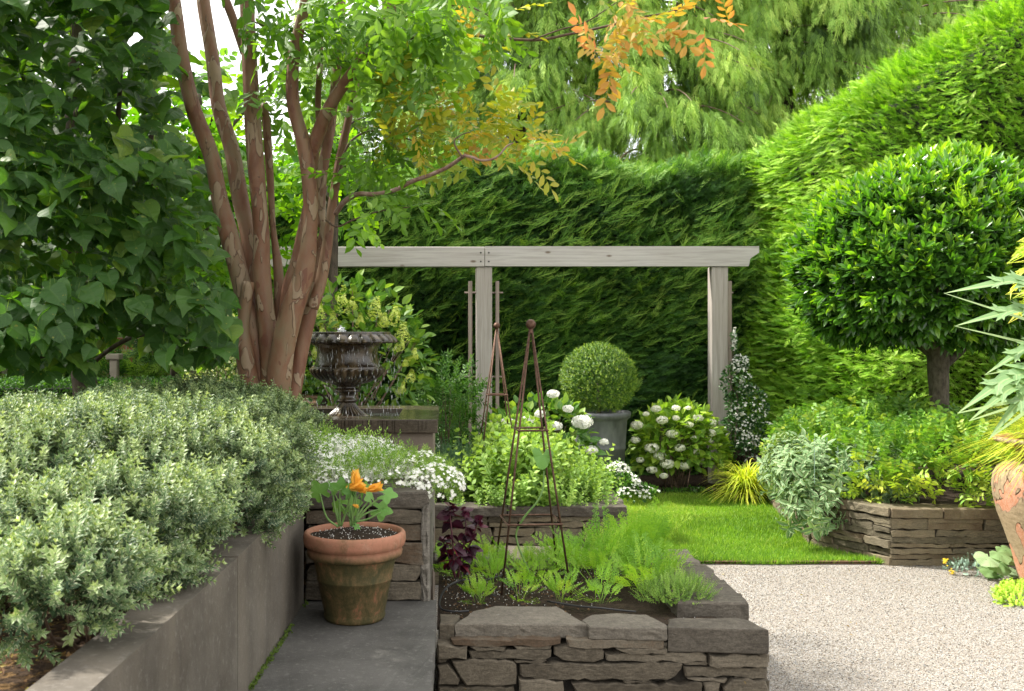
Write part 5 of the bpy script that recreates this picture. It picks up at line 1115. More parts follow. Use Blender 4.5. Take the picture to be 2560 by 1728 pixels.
def floral_shrub(name, label, blobs, nleaf, lsize, lm, heads, hm, Yc, base, seed, shell=(.6, 1.02), hb=.5, curve=leaf(.62, .06, .2, (0, .85, 1, .7, 0))):
    t = empty(name, base); tag(t, label, 'shrub'); r = R_(seed); a = Acc()
    mass(a, [curve], r, blobs, nleaf, lsize, out=.7, up=.1, rand=.45, shell=shell, zmin=-.6, nmode='along', lump=.05); a.build('foliage', lm, t)
    stems_in('stems', blobs[0][0], blobs[0][1], 24, M_twig, t, base[2], .006, seed)
    for i, (p, R) in enumerate(heads): head(p, R, 110, hm, t, seed * 50 + i, rb=hb)
    return t
# hydrangea with white and lime heads
YH = 12.0
hd = [(1640, 1022, 15), (1592, 1063, 18), (1655, 1050, 17), (1588, 1100, 14), (1680, 1085, 17), (1630, 1120, 20), (1650, 1140, 18), (1722, 1062, 13), (1745, 1045, 15), (1700, 1120, 16), (1668, 1160, 20), (1710, 1165, 16), (1630, 1175, 15), (1778, 1057, 16), (1775, 1082, 17), (1770, 1100, 14), (1615, 1035, 10), (1690, 1020, 12), (1720, 1020, 9), (1600, 1150, 12), (1745, 1130, 14), (1760, 1155, 14), (1690, 1045, 11), (1735, 1095, 10), (1660, 1190, 12)]
rr = R_(51)
floral_shrub('white_hydrangea', 'rounded hydrangea with many white and cream flower heads at the foot of the trellis post', [(U(1690, 1105, YH), (.44, .40, .50)), (U(1745, 1120, YH), (.33, .35, .38)), (U(1640, 1125, YH), (.28, .35, .40))], 2000, .11, L_hydb,
             [(U(x, y, YH - .40 + rr.uniform(-.05, .05) + .002 * abs(x - 1680)), w * YH / F * .82) for x, y, w in hd], L_cream, YH, (U(1690, 0, YH)[0], YH, 0), 61, hb=.75)
# annabelle behind the oregano
YA = 9.6; hd = [(1383, 985, 13), (1285, 1062, 16), (1308, 1068, 18), (1240, 1090, 14), (1262, 1105, 14), (1320, 1050, 14), (1455, 1055, 22), (1390, 1065, 14), (1232, 1070, 9), (1420, 1022, 12), (1350, 1035, 12), (1268, 1055, 14), (1478, 1125, 14), (1510, 1105, 10)]
floral_shrub('white_mophead_hydrangea', 'hydrangea with large round white flower heads rising behind the oregano', [(U(1340, 1110, YA), (.55, .35, .42)), (U(1400, 1095, YA), (.28, .3, .30))], 700, .11, L_hyd,
             [(U(x, y, YA - .30), w * YA / F * 1.1) for x, y, w in hd], L_petal, YA, (U(1340, 0, YA)[0], YA, 0), 62)
# panicle hydrangea behind the urn
YPn = 8.9; floral = [(-.95, 8.9, 1.75)]
t = empty('panicle_hydrangea', (-.85, YPn, SZ)); tag(t, 'tall shrub with lime-yellow pointed flower panicles behind the fountain urn', 'shrub')
r = R_(63); a = Acc(); bl = [((-.82, YPn, 1.75), (.55, .45, .58)), ((-.52, YPn, 1.55), (.38, .4, .5)), ((-1.15, YPn, 1.5), (.4, .4, .5))]
mass(a, [leaf(.55, .06, .2, (0, .85, 1, .7, 0))], r, bl, 1500, .11, out=.6, up=.1, shell=(.5, 1.02), zmin=-.7, nmode='along'); a.build('foliage', L_hyd, t)
stems_in('stems', bl[0][0], bl[0][1], 22, M_rtwig, t, SZ, .006, 4, 1.0)
pan = [(797, 770, 14, 50), (858, 750, 16, 70), (832, 800, 14, 40), (940, 770, 20, 55), (985, 790, 18, 45), (1005, 830, 20, 50), (1000, 860, 14, 30), (960, 800, 14, 34), (1035, 885, 12, 30), (900, 800, 12, 36), (1025, 940, 12, 30), (870, 1002, 9, 14), (1005, 970, 12, 24), (805, 830, 12, 36), (790, 880, 12, 30), (748, 870, 12, 36), (765, 800, 12, 30), (1015, 905, 9, 20), (880, 760, 12, 30), (745, 920, 12, 30)]
for i, (x, y, w, h) in enumerate(pan):
    r = R_(400 + i); n = 190; c = U(x, y, YPn - .38); s = YPn / F; q = r.random(n); rad = w * s * (1.05 - .8 * q) * 1.0; an = r.uniform(0, 6.28, n); tilt = (x - 880) / 500 * .9
    P = np.column_stack([c[0] + rad * np.cos(an) + tilt * h * s * (q - .5), c[1] + rad * np.sin(an), c[2] + (q - .5) * h * s]); P += (fbm(P, 40, i) * .012)[:, None]
    d = nrm(P - c); a = Acc(); a.add(FLT, frames(np.cross(d, r.normal(size=d.shape)), d, .0095 * r.uniform(.7, 1.3, n)), P, np.clip(r.normal(.5, .25, n), 0, 1)); a.build('flower_panicle', L_limefl, t)
# leafy shrub between basin and post
t = empty('leafy_green_shrub', (.05, 9.8, 0)); tag(t, 'dark leafy shrub squeezed between the fountain basin and the middle trellis post', 'shrub')
r = R_(65); a = Acc(); PT = [twig(R_(i + 80), 9, .28, .34, leaf(.30, .05, .15, (0, .9, .8, 0)), .2, spread=48) for i in range(3)]
mass(a, PT, r, [((-.02, 9.8, .95), (.30, .3, .62)), ((.05, 9.6, 1.15), (.22, .22, .38))], 430, .20, up=.6, shell=(.2, 1.), zmin=-.7); a.build('foliage', L_dark, t)
stems_in('stems', (-.02, 9.8, 1.0), (.3, .3, .5), 16, M_twig, t, 0, .006, 9)

# ------------------------------------------------------------------ box ball
t = empty('clipped_box_ball', (U(1497, 0, YZ)[0], YZ, .9)); tag(t, 'clipped round box ball growing in the zinc planter', 'topiary')
c = U(1497, 948, YZ); R0 = 90 * YZ / F; r = R_(67); a = Acc(); BT = [sprig(R_(i + 100), 4, 2, .34, .62, .55) for i in range(3)]
mass(a, BT, r, [(c, (R0, R0, R0 * .92))], 5200, .048, out=.8, up=.35, rand=.5, shell=(.84, 1.02), zmin=-.92, lump=.018); a.build('foliage', L_box, t)
a = Acc(); mass(a, [diamond(.6, .1)], r, [(c, (R0 * .86,) * 3)], 5000, .022, shell=(.7, 1), zmin=-1, rndf=lambda P, r: r.random(len(P)) * .3); a.build('inner_leaves', L_box, t)
a = Acc(); tube(a, [(c[0], c[1], .88), (c[0], c[1], c[2])], [.03, .02], 8, 3); a.build('stem', M_dbark, t)

# ------------------------------------------------------------------ jasmine, hakone grass, lobelia
t = empty('star_jasmine', (U(1870, 0, 12.3)[0], 12.3, 0)); tag(t, 'climbing star jasmine covered in small white flowers on the end trellis post', 'climber')
r = R_(71); Yj = 12.2; bl = [(U(1836, 850, Yj), (.05, .05, .16)), (U(1850, 912, Yj), (.11, .09, .13)), (U(1838, 960, Yj), (.13, .12, .16)), (U(1866, 1010, Yj), (.19, .14, .20)), (U(1850, 1075, Yj), (.20, .16, .20)), (U(1895, 1105, Yj), (.20, .2, .22)), (U(1870, 1140, Yj), (.26, .2, .16))]
a = Acc(); mass(a, [leaf(.45, .05, .1, (0, .9, .8, 0))], r, bl, 2600, .055, out=.8, up=-.1, shell=(.7, 1.05), zmin=-.9, nmode='out', lump=.06); a.build('foliage', L_jas, t)
a = Acc(); flowers(a, r, bl, 1050, .020, fl5, -.7, (1.0, 1.12), 1.0, .06, -.15); a.build('flowers', L_petal, t)
a = Acc(); tube(a, [(bl[4][0][0] - .1, 12.25, 0), bl[3][0] - [.1, 0, 0], bl[2][0] - [.05, 0, 0], bl[0][0]], [.012, .01, .008, .005], 6, 5); a.build('stem', M_dbark, t)
def grass_clump(name, label, c, n, L, m_, seed, spread=1.0, width=.008, up=1.0, par=None, bias=(0, 0, 0)):
    t = empty(name, c); tag(t, label, 'ornamental grass'); r = R_(seed); a = Acc(); k = 7
    for i in range(n):
        an = r.uniform(0, 6.28); e = r.uniform(.35, 1.25) ; l = L * r.uniform(.6, 1.15); h = np.array([math.cos(an), math.sin(an), 0]) + np.array(bias); s = np.linspace(0, 1, k)
        z = l * (math.sin(e) * s * 1.15 * up - .62 * s ** 2.4); x = l * (math.cos(e) * s * .8 + .35 * s * s) * spread
        C = np.array(c) + np.outer(x, h) + np.outer(z, [0, 0, 1]) + r.normal(0, .02, 3) * [1, 1, 0]; sd = np.array([-h[1], h[0], .0]); w = width * (1 - s ** 2) * r.uniform(.7, 1.2) + .0006
        Vv = np.concatenate([C + sd * w[:, None] / 2, C - sd * w[:, None] / 2]); Aa = np.zeros((2 * k, 3)); Aa[:, 1] = 1; Aa[:, 2] = r.random(); Aa[:, 0] = np.tile(s, 2)
        a.raw(Vv, (), [(q, q + 1, k + q + 1, k + q) for q in range(k - 1)], Aa)
    a.build('blades', m_, t); return t
g_ = U(1868, 1225, 11.3); grass_clump('hakone_grass_clump', 'arching yellow-green striped grass clump at the edge of the lawn below the jasmine', (g_[0], 11.35, .05), 700, .70, L_grassy, 73, .75, .017)
rim = np.array([cj[0], YJ, zj(1105)]); grass_clump('golden_hakone_grass', 'golden yellow grass spilling from the mouth of the tall terracotta jar', tuple(rim), 1000, .72, L_grassy, 74, 1.0, .012)
t = empty('white_lobelia', (U(1565, 0, 11)[0], 11.2, 0)); tag(t, 'low clump of small white flowers between the oregano bed and the hydrangea', 'flowering plant')
r = R_(75); bl = [(U(1560, 1205, 11.0), (.20, .2, .12)), (U(1590, 1235, 11.1), (.22, .2, .08)), (U(1545, 1180, 11.2), (.12, .12, .1))]
a = Acc(); mass(a, [leaf(.5, .05, .1, (0, .9, .8, 0))], r, bl, 700, .05, shell=(.5, 1), zmin=-.4); a.build('foliage', L_dark, t); a = Acc(); flowers(a, r, bl, 420, .022, fl5, -.1, (1, 1.1), 1.0, noise_thr=.05); a.build('flowers', L_petal, t)
# low filler leaves along the border soil
t = empty('border_seedlings', (1.9, 11.9, 0)); tag(t, 'low green seedlings and tiny white blooms along the dark border soil behind the lawn', 'ground cover', kind='stuff')
a = Acc(); r = R_(76); n = 1400; x = r.uniform(1.4, 3.0, n); y = 11.72 + r.random(n) ** 2 * .5; k = fbm(np.column_stack([x, y, 0 * x]), 3, 3) > -.2; x, y = x[k], y[k]; n = len(x)
a.add(leaf(.6, .05, .1, (0, .9, .8, 0)), frames(r.normal(size=(n, 3)) + [0, 0, .6], r.normal(size=(n, 3)) + [0, 0, 1], r.uniform(.02, .05, n)), np.column_stack([x, y, r.uniform(.02, .07, n)]), r.random(n)); a.build('leaves', L_dark, t)

# ------------------------------------------------------------------ bay bed plants
t = empty('bay_tree', (4.55, 10.0, BZ)); tag(t, 'bay tree clipped to a broad dome on a single bare trunk above the mint bed', 'tree')
bc = U(2290, 655, 10.0); Yb_ = 10.0; bx = bc[0]
a = Acc(); tx = U(2348, 0, Yb_)[0]; tube(a, [(tx, Yb_, BZ - .1), (tx, Yb_, 1.2), (tx - .01, Yb_, 1.45), (tx - .03, Yb_, 1.75), (bx, Yb_, 2.3)], [.105, .092, .095, .10, .07], 16, 6, bump=.05); a.build('trunk', M_bbark, t, smooth=True)
for k in range(9):
    an = k * .7 + .3; a = Acc(); tube(a, [(tx, Yb_, 1.5 + .03 * k), (tx + .35 * math.cos(an), Yb_ + .35 * math.sin(an), 1.75 + .03 * k), (bx + .85 * math.cos(an), Yb_ + .8 * math.sin(an), 2.1 + .03 * k)], [.05, .03, .012], 8, 4); a.build('limb', M_bbark, t, smooth=True)
r = R_(81); BW = []
for i in range(4):
    q = R_(i + 110); it = []; lt = leaf(.34, .06, .12, (0, .8, 1, .7, 0))
    for j in range(10):
        an = j * 2.4; f = j / 9; o = np.array([0, math.cos(an), math.sin(an)]); it.append((lt, fr1(o * (1.0 - .55 * f) + [.35 + 1.0 * f, 0, 0], np.array([1, 0, 0]) - o * .5, .62 * q.uniform(.8, 1.1)), (.05 + .5 * f, 0, 0), .45 * (f - .62)))
    BW.append(compose(it))
Rb = 1.06; a = Acc(); P, N = ell_pts(r, (0, 0, 0), (1, 1, 1), 3300, (.90, 1.02), -.80)
def bayshape(P):
    P = P.copy(); z = P[:, 2]; P[:, 2] = np.where(z < 0, z * .80, z * .87); s_ = np.where(z < -.3, 1 - .18 * ((-z - .3) / .7), 1 - .04 * np.clip(z, 0, 1)); P[:, 0] *= s_; P[:, 1] *= s_; return P * Rb + bc + [0, 0, -.02]
PB = bayshape(P); PB = PB + N * (fbm(PB, 3.0, 4, 3) * .12)[:, None]
d = N + np.array([-.08, -.1, .75]) * (1 - .8 * (N[:, 2] < -.25))[:, None] + np.array([0, 0, -.7]) * (N[:, 2] < -.25)[:, None] + r.normal(size=P.shape) * .32
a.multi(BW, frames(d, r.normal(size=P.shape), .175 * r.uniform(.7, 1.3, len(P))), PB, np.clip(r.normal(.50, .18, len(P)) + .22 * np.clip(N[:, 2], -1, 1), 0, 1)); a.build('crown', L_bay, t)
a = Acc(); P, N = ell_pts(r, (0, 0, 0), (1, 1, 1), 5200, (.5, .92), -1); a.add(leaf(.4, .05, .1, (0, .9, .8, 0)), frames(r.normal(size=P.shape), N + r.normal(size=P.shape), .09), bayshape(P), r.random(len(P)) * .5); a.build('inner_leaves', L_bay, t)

MT = [twig(R_(i + 120), 4, .36, .6, leaf(.56, .06, .15, (0, .85, 1, .7, 0)), .1, opp=True, spread=68) for i in range(4)]
t = empty('golden_mint_patch', (4.6, 9, BZ)); tag(t, 'dense patch of green and yellow marbled leaves filling the stone bed under the bay tree', 'herb plant')
r = R_(83); a = Acc()
bl = [((3.75, 9.05, .66), (.42, .62, .26)), ((4.35, 9.1, .72), (.65, .8, .30)), ((5.0, 9.2, .70), (.8, .9, .30)), ((4.2, 8.62, .55), (.8, .30, .20)), ((3.55, 9.9, .7), (.4, .7, .36)), ((4.3, 10.2, .75), (.9, .8, .36))]
mass(a, MT, r, bl, 3900, .16, out=.6, up=.5, rand=.5, shell=(.55, 1.03), zmin=-.35, nmode='along', rndf=lambda P, r: np.clip(r.normal(.42, .2, len(P)) + .55 * np.clip((.72 - P[:, 2]) / .3, -.3, .8), 0, 1)); a.build('foliage', L_mint, t)
t = empty('variegated_sage', (3.2, 8.95, BZ)); tag(t, 'bushy sage with cream-edged grey-green leaves tumbling over the corner of the stone bed', 'herb plant')
ST = []
for i in range(4):
    q = R_(i + 130); it = [(diamond(.02, 0), np.eye(3), (0, 0, 0), -.4)]; lt = leaf(.34, .07, .22, (0, .75, 1, .75, 0))
    for j in range(4):
        f = .25 + .75 * j / 3; an = j * 1.57
        for s in (0, math.pi): o = np.array([0, math.cos(an + s), math.sin(an + s)]); it.append((lt, fr1(o + [.45, 0, 0], np.array([1, 0, 0]), .60 * (1.1 - .45 * f) * q.uniform(.8, 1.15)), (f * .8, 0, 0), q.uniform(-.2, .2)))
    ST.append(compose(it))
a = Acc(); bl = [((3.22, 9.05, .54), (.36, .34, .30)), ((3.10, 8.80, .34), (.26, .22, .22)), ((3.58, 8.92, .58), (.34, .28, .22)), ((3.25, 9.6, .55), (.30, .4, .30))]
mass(a, ST, r, bl, 520, .20, out=.9, up=.15, rand=.4, shell=(.4, .92), zmin=-.5, lump=.03); a.build('foliage', L_sage, t)
a = Acc()
for c, rad in bl[:1]:
    for i in range(12):
        a = Acc(); tip = np.array(c) + [r.normal(0, .18), r.normal(0, .15), .36 + r.uniform(-.05, .08)]; b0 = tip + [0, 0, -.3]; tube(a, [b0, tip], [.003, .002], 4, 1)
        a.add(diamond(.6, .1), frames(r.normal(size=(12, 3)), r.normal(size=(12, 3)), .016), tip - np.outer(r.random(12) * .12, [0, 0, 1]) + r.normal(0, .006, (12, 3)), r.random(12)); a.build('flower_stem', L_grey, t)
# cardoon in the jar
t = empty('cardoon_plant', tuple(rim)); tag(t, 'silvery jagged cardoon leaves reaching out above the golden grass in the jar', 'foliage plant')
def cardoon_leaf(seed, nl=6):
    r = R_(seed); it = []; m_ = leaf(.30, .0, .0, (.3, .9, .8, 0))
    mid = T([(0, .035, 0), (0, -.035, 0), (1, 0.004, 0), (1, -.004, 0)], (), [(0, 1, 3, 2)], [(0, 0, 0)] * 4); it.append((mid, np.eye(3), (0, 0, .004), .3))
    it.append((leaf(.12, .03, 0, (0.2, .8, 1, .9, 0)), np.eye(3), (0, 0, 0), 0))
    for i in range(nl):
        x = .18 + .72 * i / nl; l = .22 * (math.sin(math.pi * (.25 + .65 * i / nl))) * r.uniform(.85, 1.15)
        for s in (1, -1):
            dd = (.75, s * .8, r.uniform(0, .25)); it.append((leaf(.44, .08, .1, (.5, 1, .55, 0)), fr1(dd, (0, 0, 1), l * .8), (x, 0, 0), r.uniform(-.2, .2)))
            it.append((leaf(.30, .05, .1, (.4, 1, .5, 0)), fr1((.2, s * 1, .1), (0, 0, 1), l * .42), (x + .3 * l, s * .3 * l, 0), r.uniform(-.2, .2)))
    # bend along its length
    t_ = compose(it); x = t_['V'][:, 0].copy(); t_['V'][:, 2] += .22 * np.sin(x * 2.2) - .50 * x ** 3 + .25 * np.abs(t_['V'][:, 1]) * np.sin(9 * x); return t_
CL = [cardoon_leaf(i) for i in range(5)]
def ld(i, base, tip, s=1.0, nv=(0, -.6, .8)):
    b_, tp = np.array(base), np.array(tip); a = Acc(); L = np.linalg.norm(tp - b_) * 1.06 * s; a.add(CL[i % 5], frames(np.array([tp - b_ + [0, 0, .12]]), np.array([nv], float), L), [b_], np.array([.5])); a.build('leaf', L_cardoon, t, smooth=True)
J = lambda x, y, dy=0: U(x, y, YJ + dy)
ld(0, J(2720, 850), J(2455, 700, -.2)); ld(1, J(2700, 890), J(2475, 785, -.3)); ld(2, J(2660, 975), J(2450, 1022, -.4), .85); ld(3, J(2640, 980), J(2470, 990, -.5)); ld(4, J(2680, 900), J(2520, 915, -.3)); ld(2, J(2700, 930), J(2530, 1050, -.4)); ld(1, J(2700, 800), J(2620, 520, 0)); ld(3, J(2720, 860), J(2900, 700, 0)); ld(4, J(2700, 800), J(2760, 600, .2))
a = Acc(); tube(a, [tuple(rim), J(2690, 950), J(2700, 830), J(2710, 700)], [.03, .03, .025, .012], 8, 5); a.build('stem', M_gstem, t, smooth=True)
# yellow-green jagged plant at the far right above
t = empty('golden_cutleaf_plant', (5.1, 8.9, 0)); tag(t, 'yellow-green deeply cut leaves rising behind the silvery foliage of the tall jar', 'foliage plant')
a = Acc(); r = R_(91)
for i in range(26):
    p = U(2590 + r.uniform(-20, 60), r.uniform(560, 790), 8.0 + r.uniform(-.2, .2)); d = np.array([[-1, -.3, r.uniform(-.5, .4)]]); a.add(CL[i % 5], frames(d, np.array([[0, -.5, 1.]]) + r.normal(0, .3, (1, 3)), .26), [p], np.array([r.random()]))
a.build('foliage', L_grassy, t); a = Acc(); tube(a, [(5.0, 8.4, .3), (4.75, 8.1, 1.6), U(2610, 560, 8.0)], [.02, .015, .008], 6, 5); a.build('stem', M_gstem, t)
# plants at the foot of the jar
t = empty('heart_leaved_brunnera', (3.95, 7.85, 0)); tag(t, 'clump of large pale rounded leaves at the foot of the terracotta jar', 'foliage plant')
r = R_(93); a = Acc(); bp = G(2490, 1440); L_bru = leaf_mat('brunnera_leaf', [(.09, .18, .05), (.2, .31, .13), (.30, .40, .22)], .5, .3, vein=(.07, .17, .03))
for i, (x, y, s_) in enumerate([(2465, 1398, .17), (2505, 1390, .15), (2500, 1418, .17), (2470, 1430, .12), (2530, 1400, .14), (2490, 1445, .14), (2535, 1430, .13), (2515, 1375, .13), (2455, 1415, .10), (2545, 1385, .14)]):
    p = U(x, y, 7.72 + .02 * i); a2 = Acc(); d = np.array([[(x - 2500) / 60, -.5, -.25]]); a2.add(lobed(i, 1), frames(d, np.array([[.1, -.45, 1.]]), s_), [p - nrm(d[0]) * s_ * .4], np.array([r.random()])); a2.build('leaf', L_bru, t, smooth=True)
    tube(a, [bp + [.02, .05, 0], p], [.003, .002], 5, 1)
a.build('stalks', M_gstem, t)
t = empty('grey_sedum', (3.8, 8.0, 0)); tag(t, 'low blue-grey succulent with tiny yellow flowers at the base of the stone bed', 'succulent')
r = R_(95); a = Acc(); SQ = [sprig(R_(i + 140), 5, 5, .30, .6, .4) for i in range(3)]
g0 = G(2400, 1428); mass(a, SQ, r, [((g0[0] - .05, 8.0, .02), (.10, .09, .07)), ((g0[0] + .08, 7.95, .02), (.12, .09, .06))], 110, .045, shell=(.6, 1.05), zmin=0, up=.5); a.build('foliage', L_grey, t)
L_yel = leaf_mat('yellow_petal', [(.7, .5, .02), (.8, .6, .05)], .5, .2); 
for x, y in ((2362, 1404), (2380, 1431)):
    a = Acc(); c = U(x, y, 7.95); P = c + r.normal(0, .012, (30, 3)); a.add(FLT, frames(r.normal(size=(30, 3)), np.tile([0, -.5, 1.], (30, 1)), .008), P); a.build('flower', L_yel, t)
t = empty('lime_sedum_mat', (3.9, 7.1, 0)); tag(t, 'low spreading mat of bright lime green sedum on the gravel below the jar', 'ground cover')
r = R_(97); a = Acc(); mass(a, SQ, r, [((G(2560, 1490)[0] + .08, 7.15, .0), (.36, .26, .09)), ((G(2530, 1465)[0] + .1, 7.42, .0), (.28, .2, .09))], 1300, .045, shell=(.75, 1.05), zmin=0, up=.4); a.build('foliage', L_sedum, t)
# ------------------------------------------------------------------ hedge across the back
SPL = [spray(R_(i + 260), 14, 34, .30, .12, .30, False) for i in range(4)]
SP = [spray(R_(i + 200), 9, 40, .44, .17, .16, False) for i in range(4)]
def wall_core(acc, P, h, thick=.9, inset=.22):
    pass
t = empty('conifer_hedge', (0, 13.4, 0)); tag(t, 'tall dark green clipped conifer hedge running behind the timber trellis', 'hedge')
r = R_(201); HY, HT_ = 13.35, 3.98
def htop(x): return HT_ + .10 * np.sin(x * 1.7) + .07 * np.sin(x * 4.1 + 1) - .12 * (x < -1.6)
n = 62000; x = r.uniform(-6.5, 4.4, n); z = r.uniform(0, 1, n) ** .92 * htop(x); yy = HY + .16 * fbm(np.column_stack([x, 0 * x, z]), 1.7, 5, 3) + .10 * fbm(np.column_stack([x, 0 * x, z]), 5, 6) + .25 * np.clip((z - htop(x) + .35) / .35, 0, 1) ** 2 + r.uniform(-.03, .16, n)
P = np.column_stack([x, yy, z])
sw = fbm(P, 1.1, 12); d = np.column_stack([.55 + .55 * sw + r.normal(0, .45, n), -r.uniform(.25, 1.0, n), r.uniform(-.05, .75, n) + .1])
nv = np.column_stack([r.normal(0, .5, n), -np.ones(n) * .7, np.ones(n) * .8 + r.normal(0, .3, n)])
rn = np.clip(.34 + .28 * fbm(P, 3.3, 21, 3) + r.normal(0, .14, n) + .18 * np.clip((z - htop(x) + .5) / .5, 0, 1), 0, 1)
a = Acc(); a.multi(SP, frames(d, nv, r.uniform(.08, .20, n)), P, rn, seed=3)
n = 12000; x = r.uniform(-6.5, 4.4, n); P = np.column_stack([x, r.uniform(HY, HY + 1.1, n), htop(x) - .03 + r.normal(0, .08, n)]); d = np.column_stack([r.normal(.3, .5, n), r.normal(-.2, .5, n), r.uniform(.3, 1.2, n)])
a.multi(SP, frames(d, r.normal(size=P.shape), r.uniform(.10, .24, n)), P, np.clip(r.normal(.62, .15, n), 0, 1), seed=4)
n = 3600; x = r.uniform(-3.5, 4.2, n); z = .2 + r.random(n) ** .8 * 3.75; P = np.column_stack([x, HY + .16 * fbm(np.column_stack([x, 0 * x, z]), 1.7, 5, 3) - .04, z]); k = fbm(P, 2.2, 77) > r.normal(-.05, .3, n); P = P[k]; n = len(P)
d = np.column_stack([r.normal(.55, .35, n), -r.uniform(.2, .7, n), r.uniform(.15, .9, n)]); a.multi(SPL, frames(d, np.array([-.4, -.6, .7]) + r.normal(0, .3, (n, 3)), r.uniform(.16, .36, n)), P, np.clip(r.normal(.76, .12, n), 0, 1), seed=9); a.build('foliage', L_hedge, t)
a = Acc(); k = 60; xs = np.linspace(-6.6, 4.5, k); zs_ = np.linspace(0, 1, 14)
X, Zf = np.meshgrid(xs, zs_); Zg = Zf * (htop(X) - .12); Pc = np.stack([X, HY + .30 + .15 * fbm(np.stack([X, 0 * X, Zg], -1).reshape(-1, 3), 1.7, 5, 3).reshape(X.shape), Zg], -1).reshape(-1, 3)
i, j = np.meshgrid(np.arange(13), np.arange(k - 1), indexing='ij'); a.raw(Pc, (), np.stack([i * k + j, i * k + j + 1, (i + 1) * k + j + 1, (i + 1) * k + j], -1).reshape(-1, 4))
M_in = simple_mat('hedge_inner_shade', (.004, .007, .003), (.012, .016, .006), 12, .9, .02)  # near-black colour stands in for the shade inside the hedges
box(a, (-6.6, HY + .5, 0), (4.5, HY + 1.1, 3.7)); a.build('shade_core', M_in, t)  # filler sheet and box behind the sprays, coloured as inner shade

# ------------------------------------------------------------------ bright sweeping hedge
t = empty('sweeping_hedge', (5.2, 12, 0)); tag(t, 'bright yellow-green feathery conifer hedge curving up towards the bay tree', 'hedge')
path = crom(np.array([(4.15, 15.5, 4.2), (3.98, 14.2, 4.2), (4.0, 13.45, 4.25), (4.30, 12.75, 4.42), (4.95, 12.05, 4.80), (5.9, 11.5, 5.36), (7.2, 11.0, 6.0), (9, 10.6, 6.4)]), 12)
seg = np.r_[0, np.cumsum(np.linalg.norm(np.diff(path[:, :2], axis=0), axis=1))]; Lh = seg[-1]
def hsurf(s, v):
    """s along, v 0..1.25 up the face (beyond 1 rolls over the top)"""
    px_ = np.interp(s, seg, path[:, 0]); py_ = np.interp(s, seg, path[:, 1]); h = np.interp(s, seg, path[:, 2])
    e = .05; tx_ = np.interp(s + e, seg, path[:, 0]) - np.interp(s - e, seg, path[:, 0]); ty_ = np.interp(s + e, seg, path[:, 1]) - np.interp(s - e, seg, path[:, 1])
    T_ = nrm(np.column_stack([tx_, ty_, 0 * tx_])); N_ = np.column_stack([T_[:, 1], -T_[:, 0], 0 * tx_])
    rr_ = .5; zc = h - rr_; th = np.clip((v * h - zc) / rr_, 0, 2.2)
    z = np.where(v * h < zc, v * h, zc + rr_ * np.sin(np.minimum(th, 1.57 + .3))); off = np.where(v * h < zc, .16 * np.sin(np.pi * np.clip(v * h / 3.2, 0, 1)), -rr_ * (1 - np.cos(th)))
    P = np.column_stack([px_, py_, z]) + N_ * off[:, None]; Nn = np.where((v * h < zc)[:, None], N_, N_ * np.cos(th)[:, None] + np.sin(th)[:, None] * np.array([0, 0, 1.])); return P, Nn, T_
n = 95000; s = r.uniform(0, Lh, n); v = r.uniform(0, 1.35, n); P, N, Tt = hsurf(s, v); P = P + N * (.16 * fbm(P, 1.5, 31, 3) + .10 * fbm(P, 4.5, 32) + r.uniform(-.14, .05, n) + .16 * (r.random(n) > .97))[:, None]
d = N * r.uniform(.35, .9, n)[:, None] - Tt * r.uniform(.3, 1.1, n)[:, None] + np.array([0, 0, 1.]) * r.uniform(.0, .55, n)[:, None] + r.normal(0, .16, (n, 3))
tw = fbm(P, 3.2, 51, 3)[:, None]; d = d + tw * np.array([0, 0, .55]) + N * .35 * fbm(P, 4.4, 52)[:, None] + r.normal(0, .30, (n, 3))
nv = np.array([0, 0, 1.]) + N * .6 + r.normal(0, .45, (n, 3))
SP2 = [spray(R_(i + 220), 10, 28, .40, .14, .10, False) for i in range(4)]
a = Acc(); a.multi(SP2, frames(d, nv, r.uniform(.08, .19, n)), P, np.clip(.52 + .24 * fbm(P, 2.6, 33, 3) + r.normal(0, .16, n), 0, 1), seed=5); a.build('foliage', L_hedger, t)
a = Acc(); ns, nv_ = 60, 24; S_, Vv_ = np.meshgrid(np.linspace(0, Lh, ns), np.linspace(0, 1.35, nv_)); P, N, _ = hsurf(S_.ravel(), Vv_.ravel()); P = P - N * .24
i, j = np.meshgrid(np.arange(nv_ - 1), np.arange(ns - 1), indexing='ij'); a.raw(P, (), np.stack([i * ns + j, i * ns + j + 1, (i + 1) * ns + j + 1, (i + 1) * ns + j], -1).reshape(-1, 4)); a.build('shade_core', M_in, t)  # dark filler sheet under the sprays, painted as shade

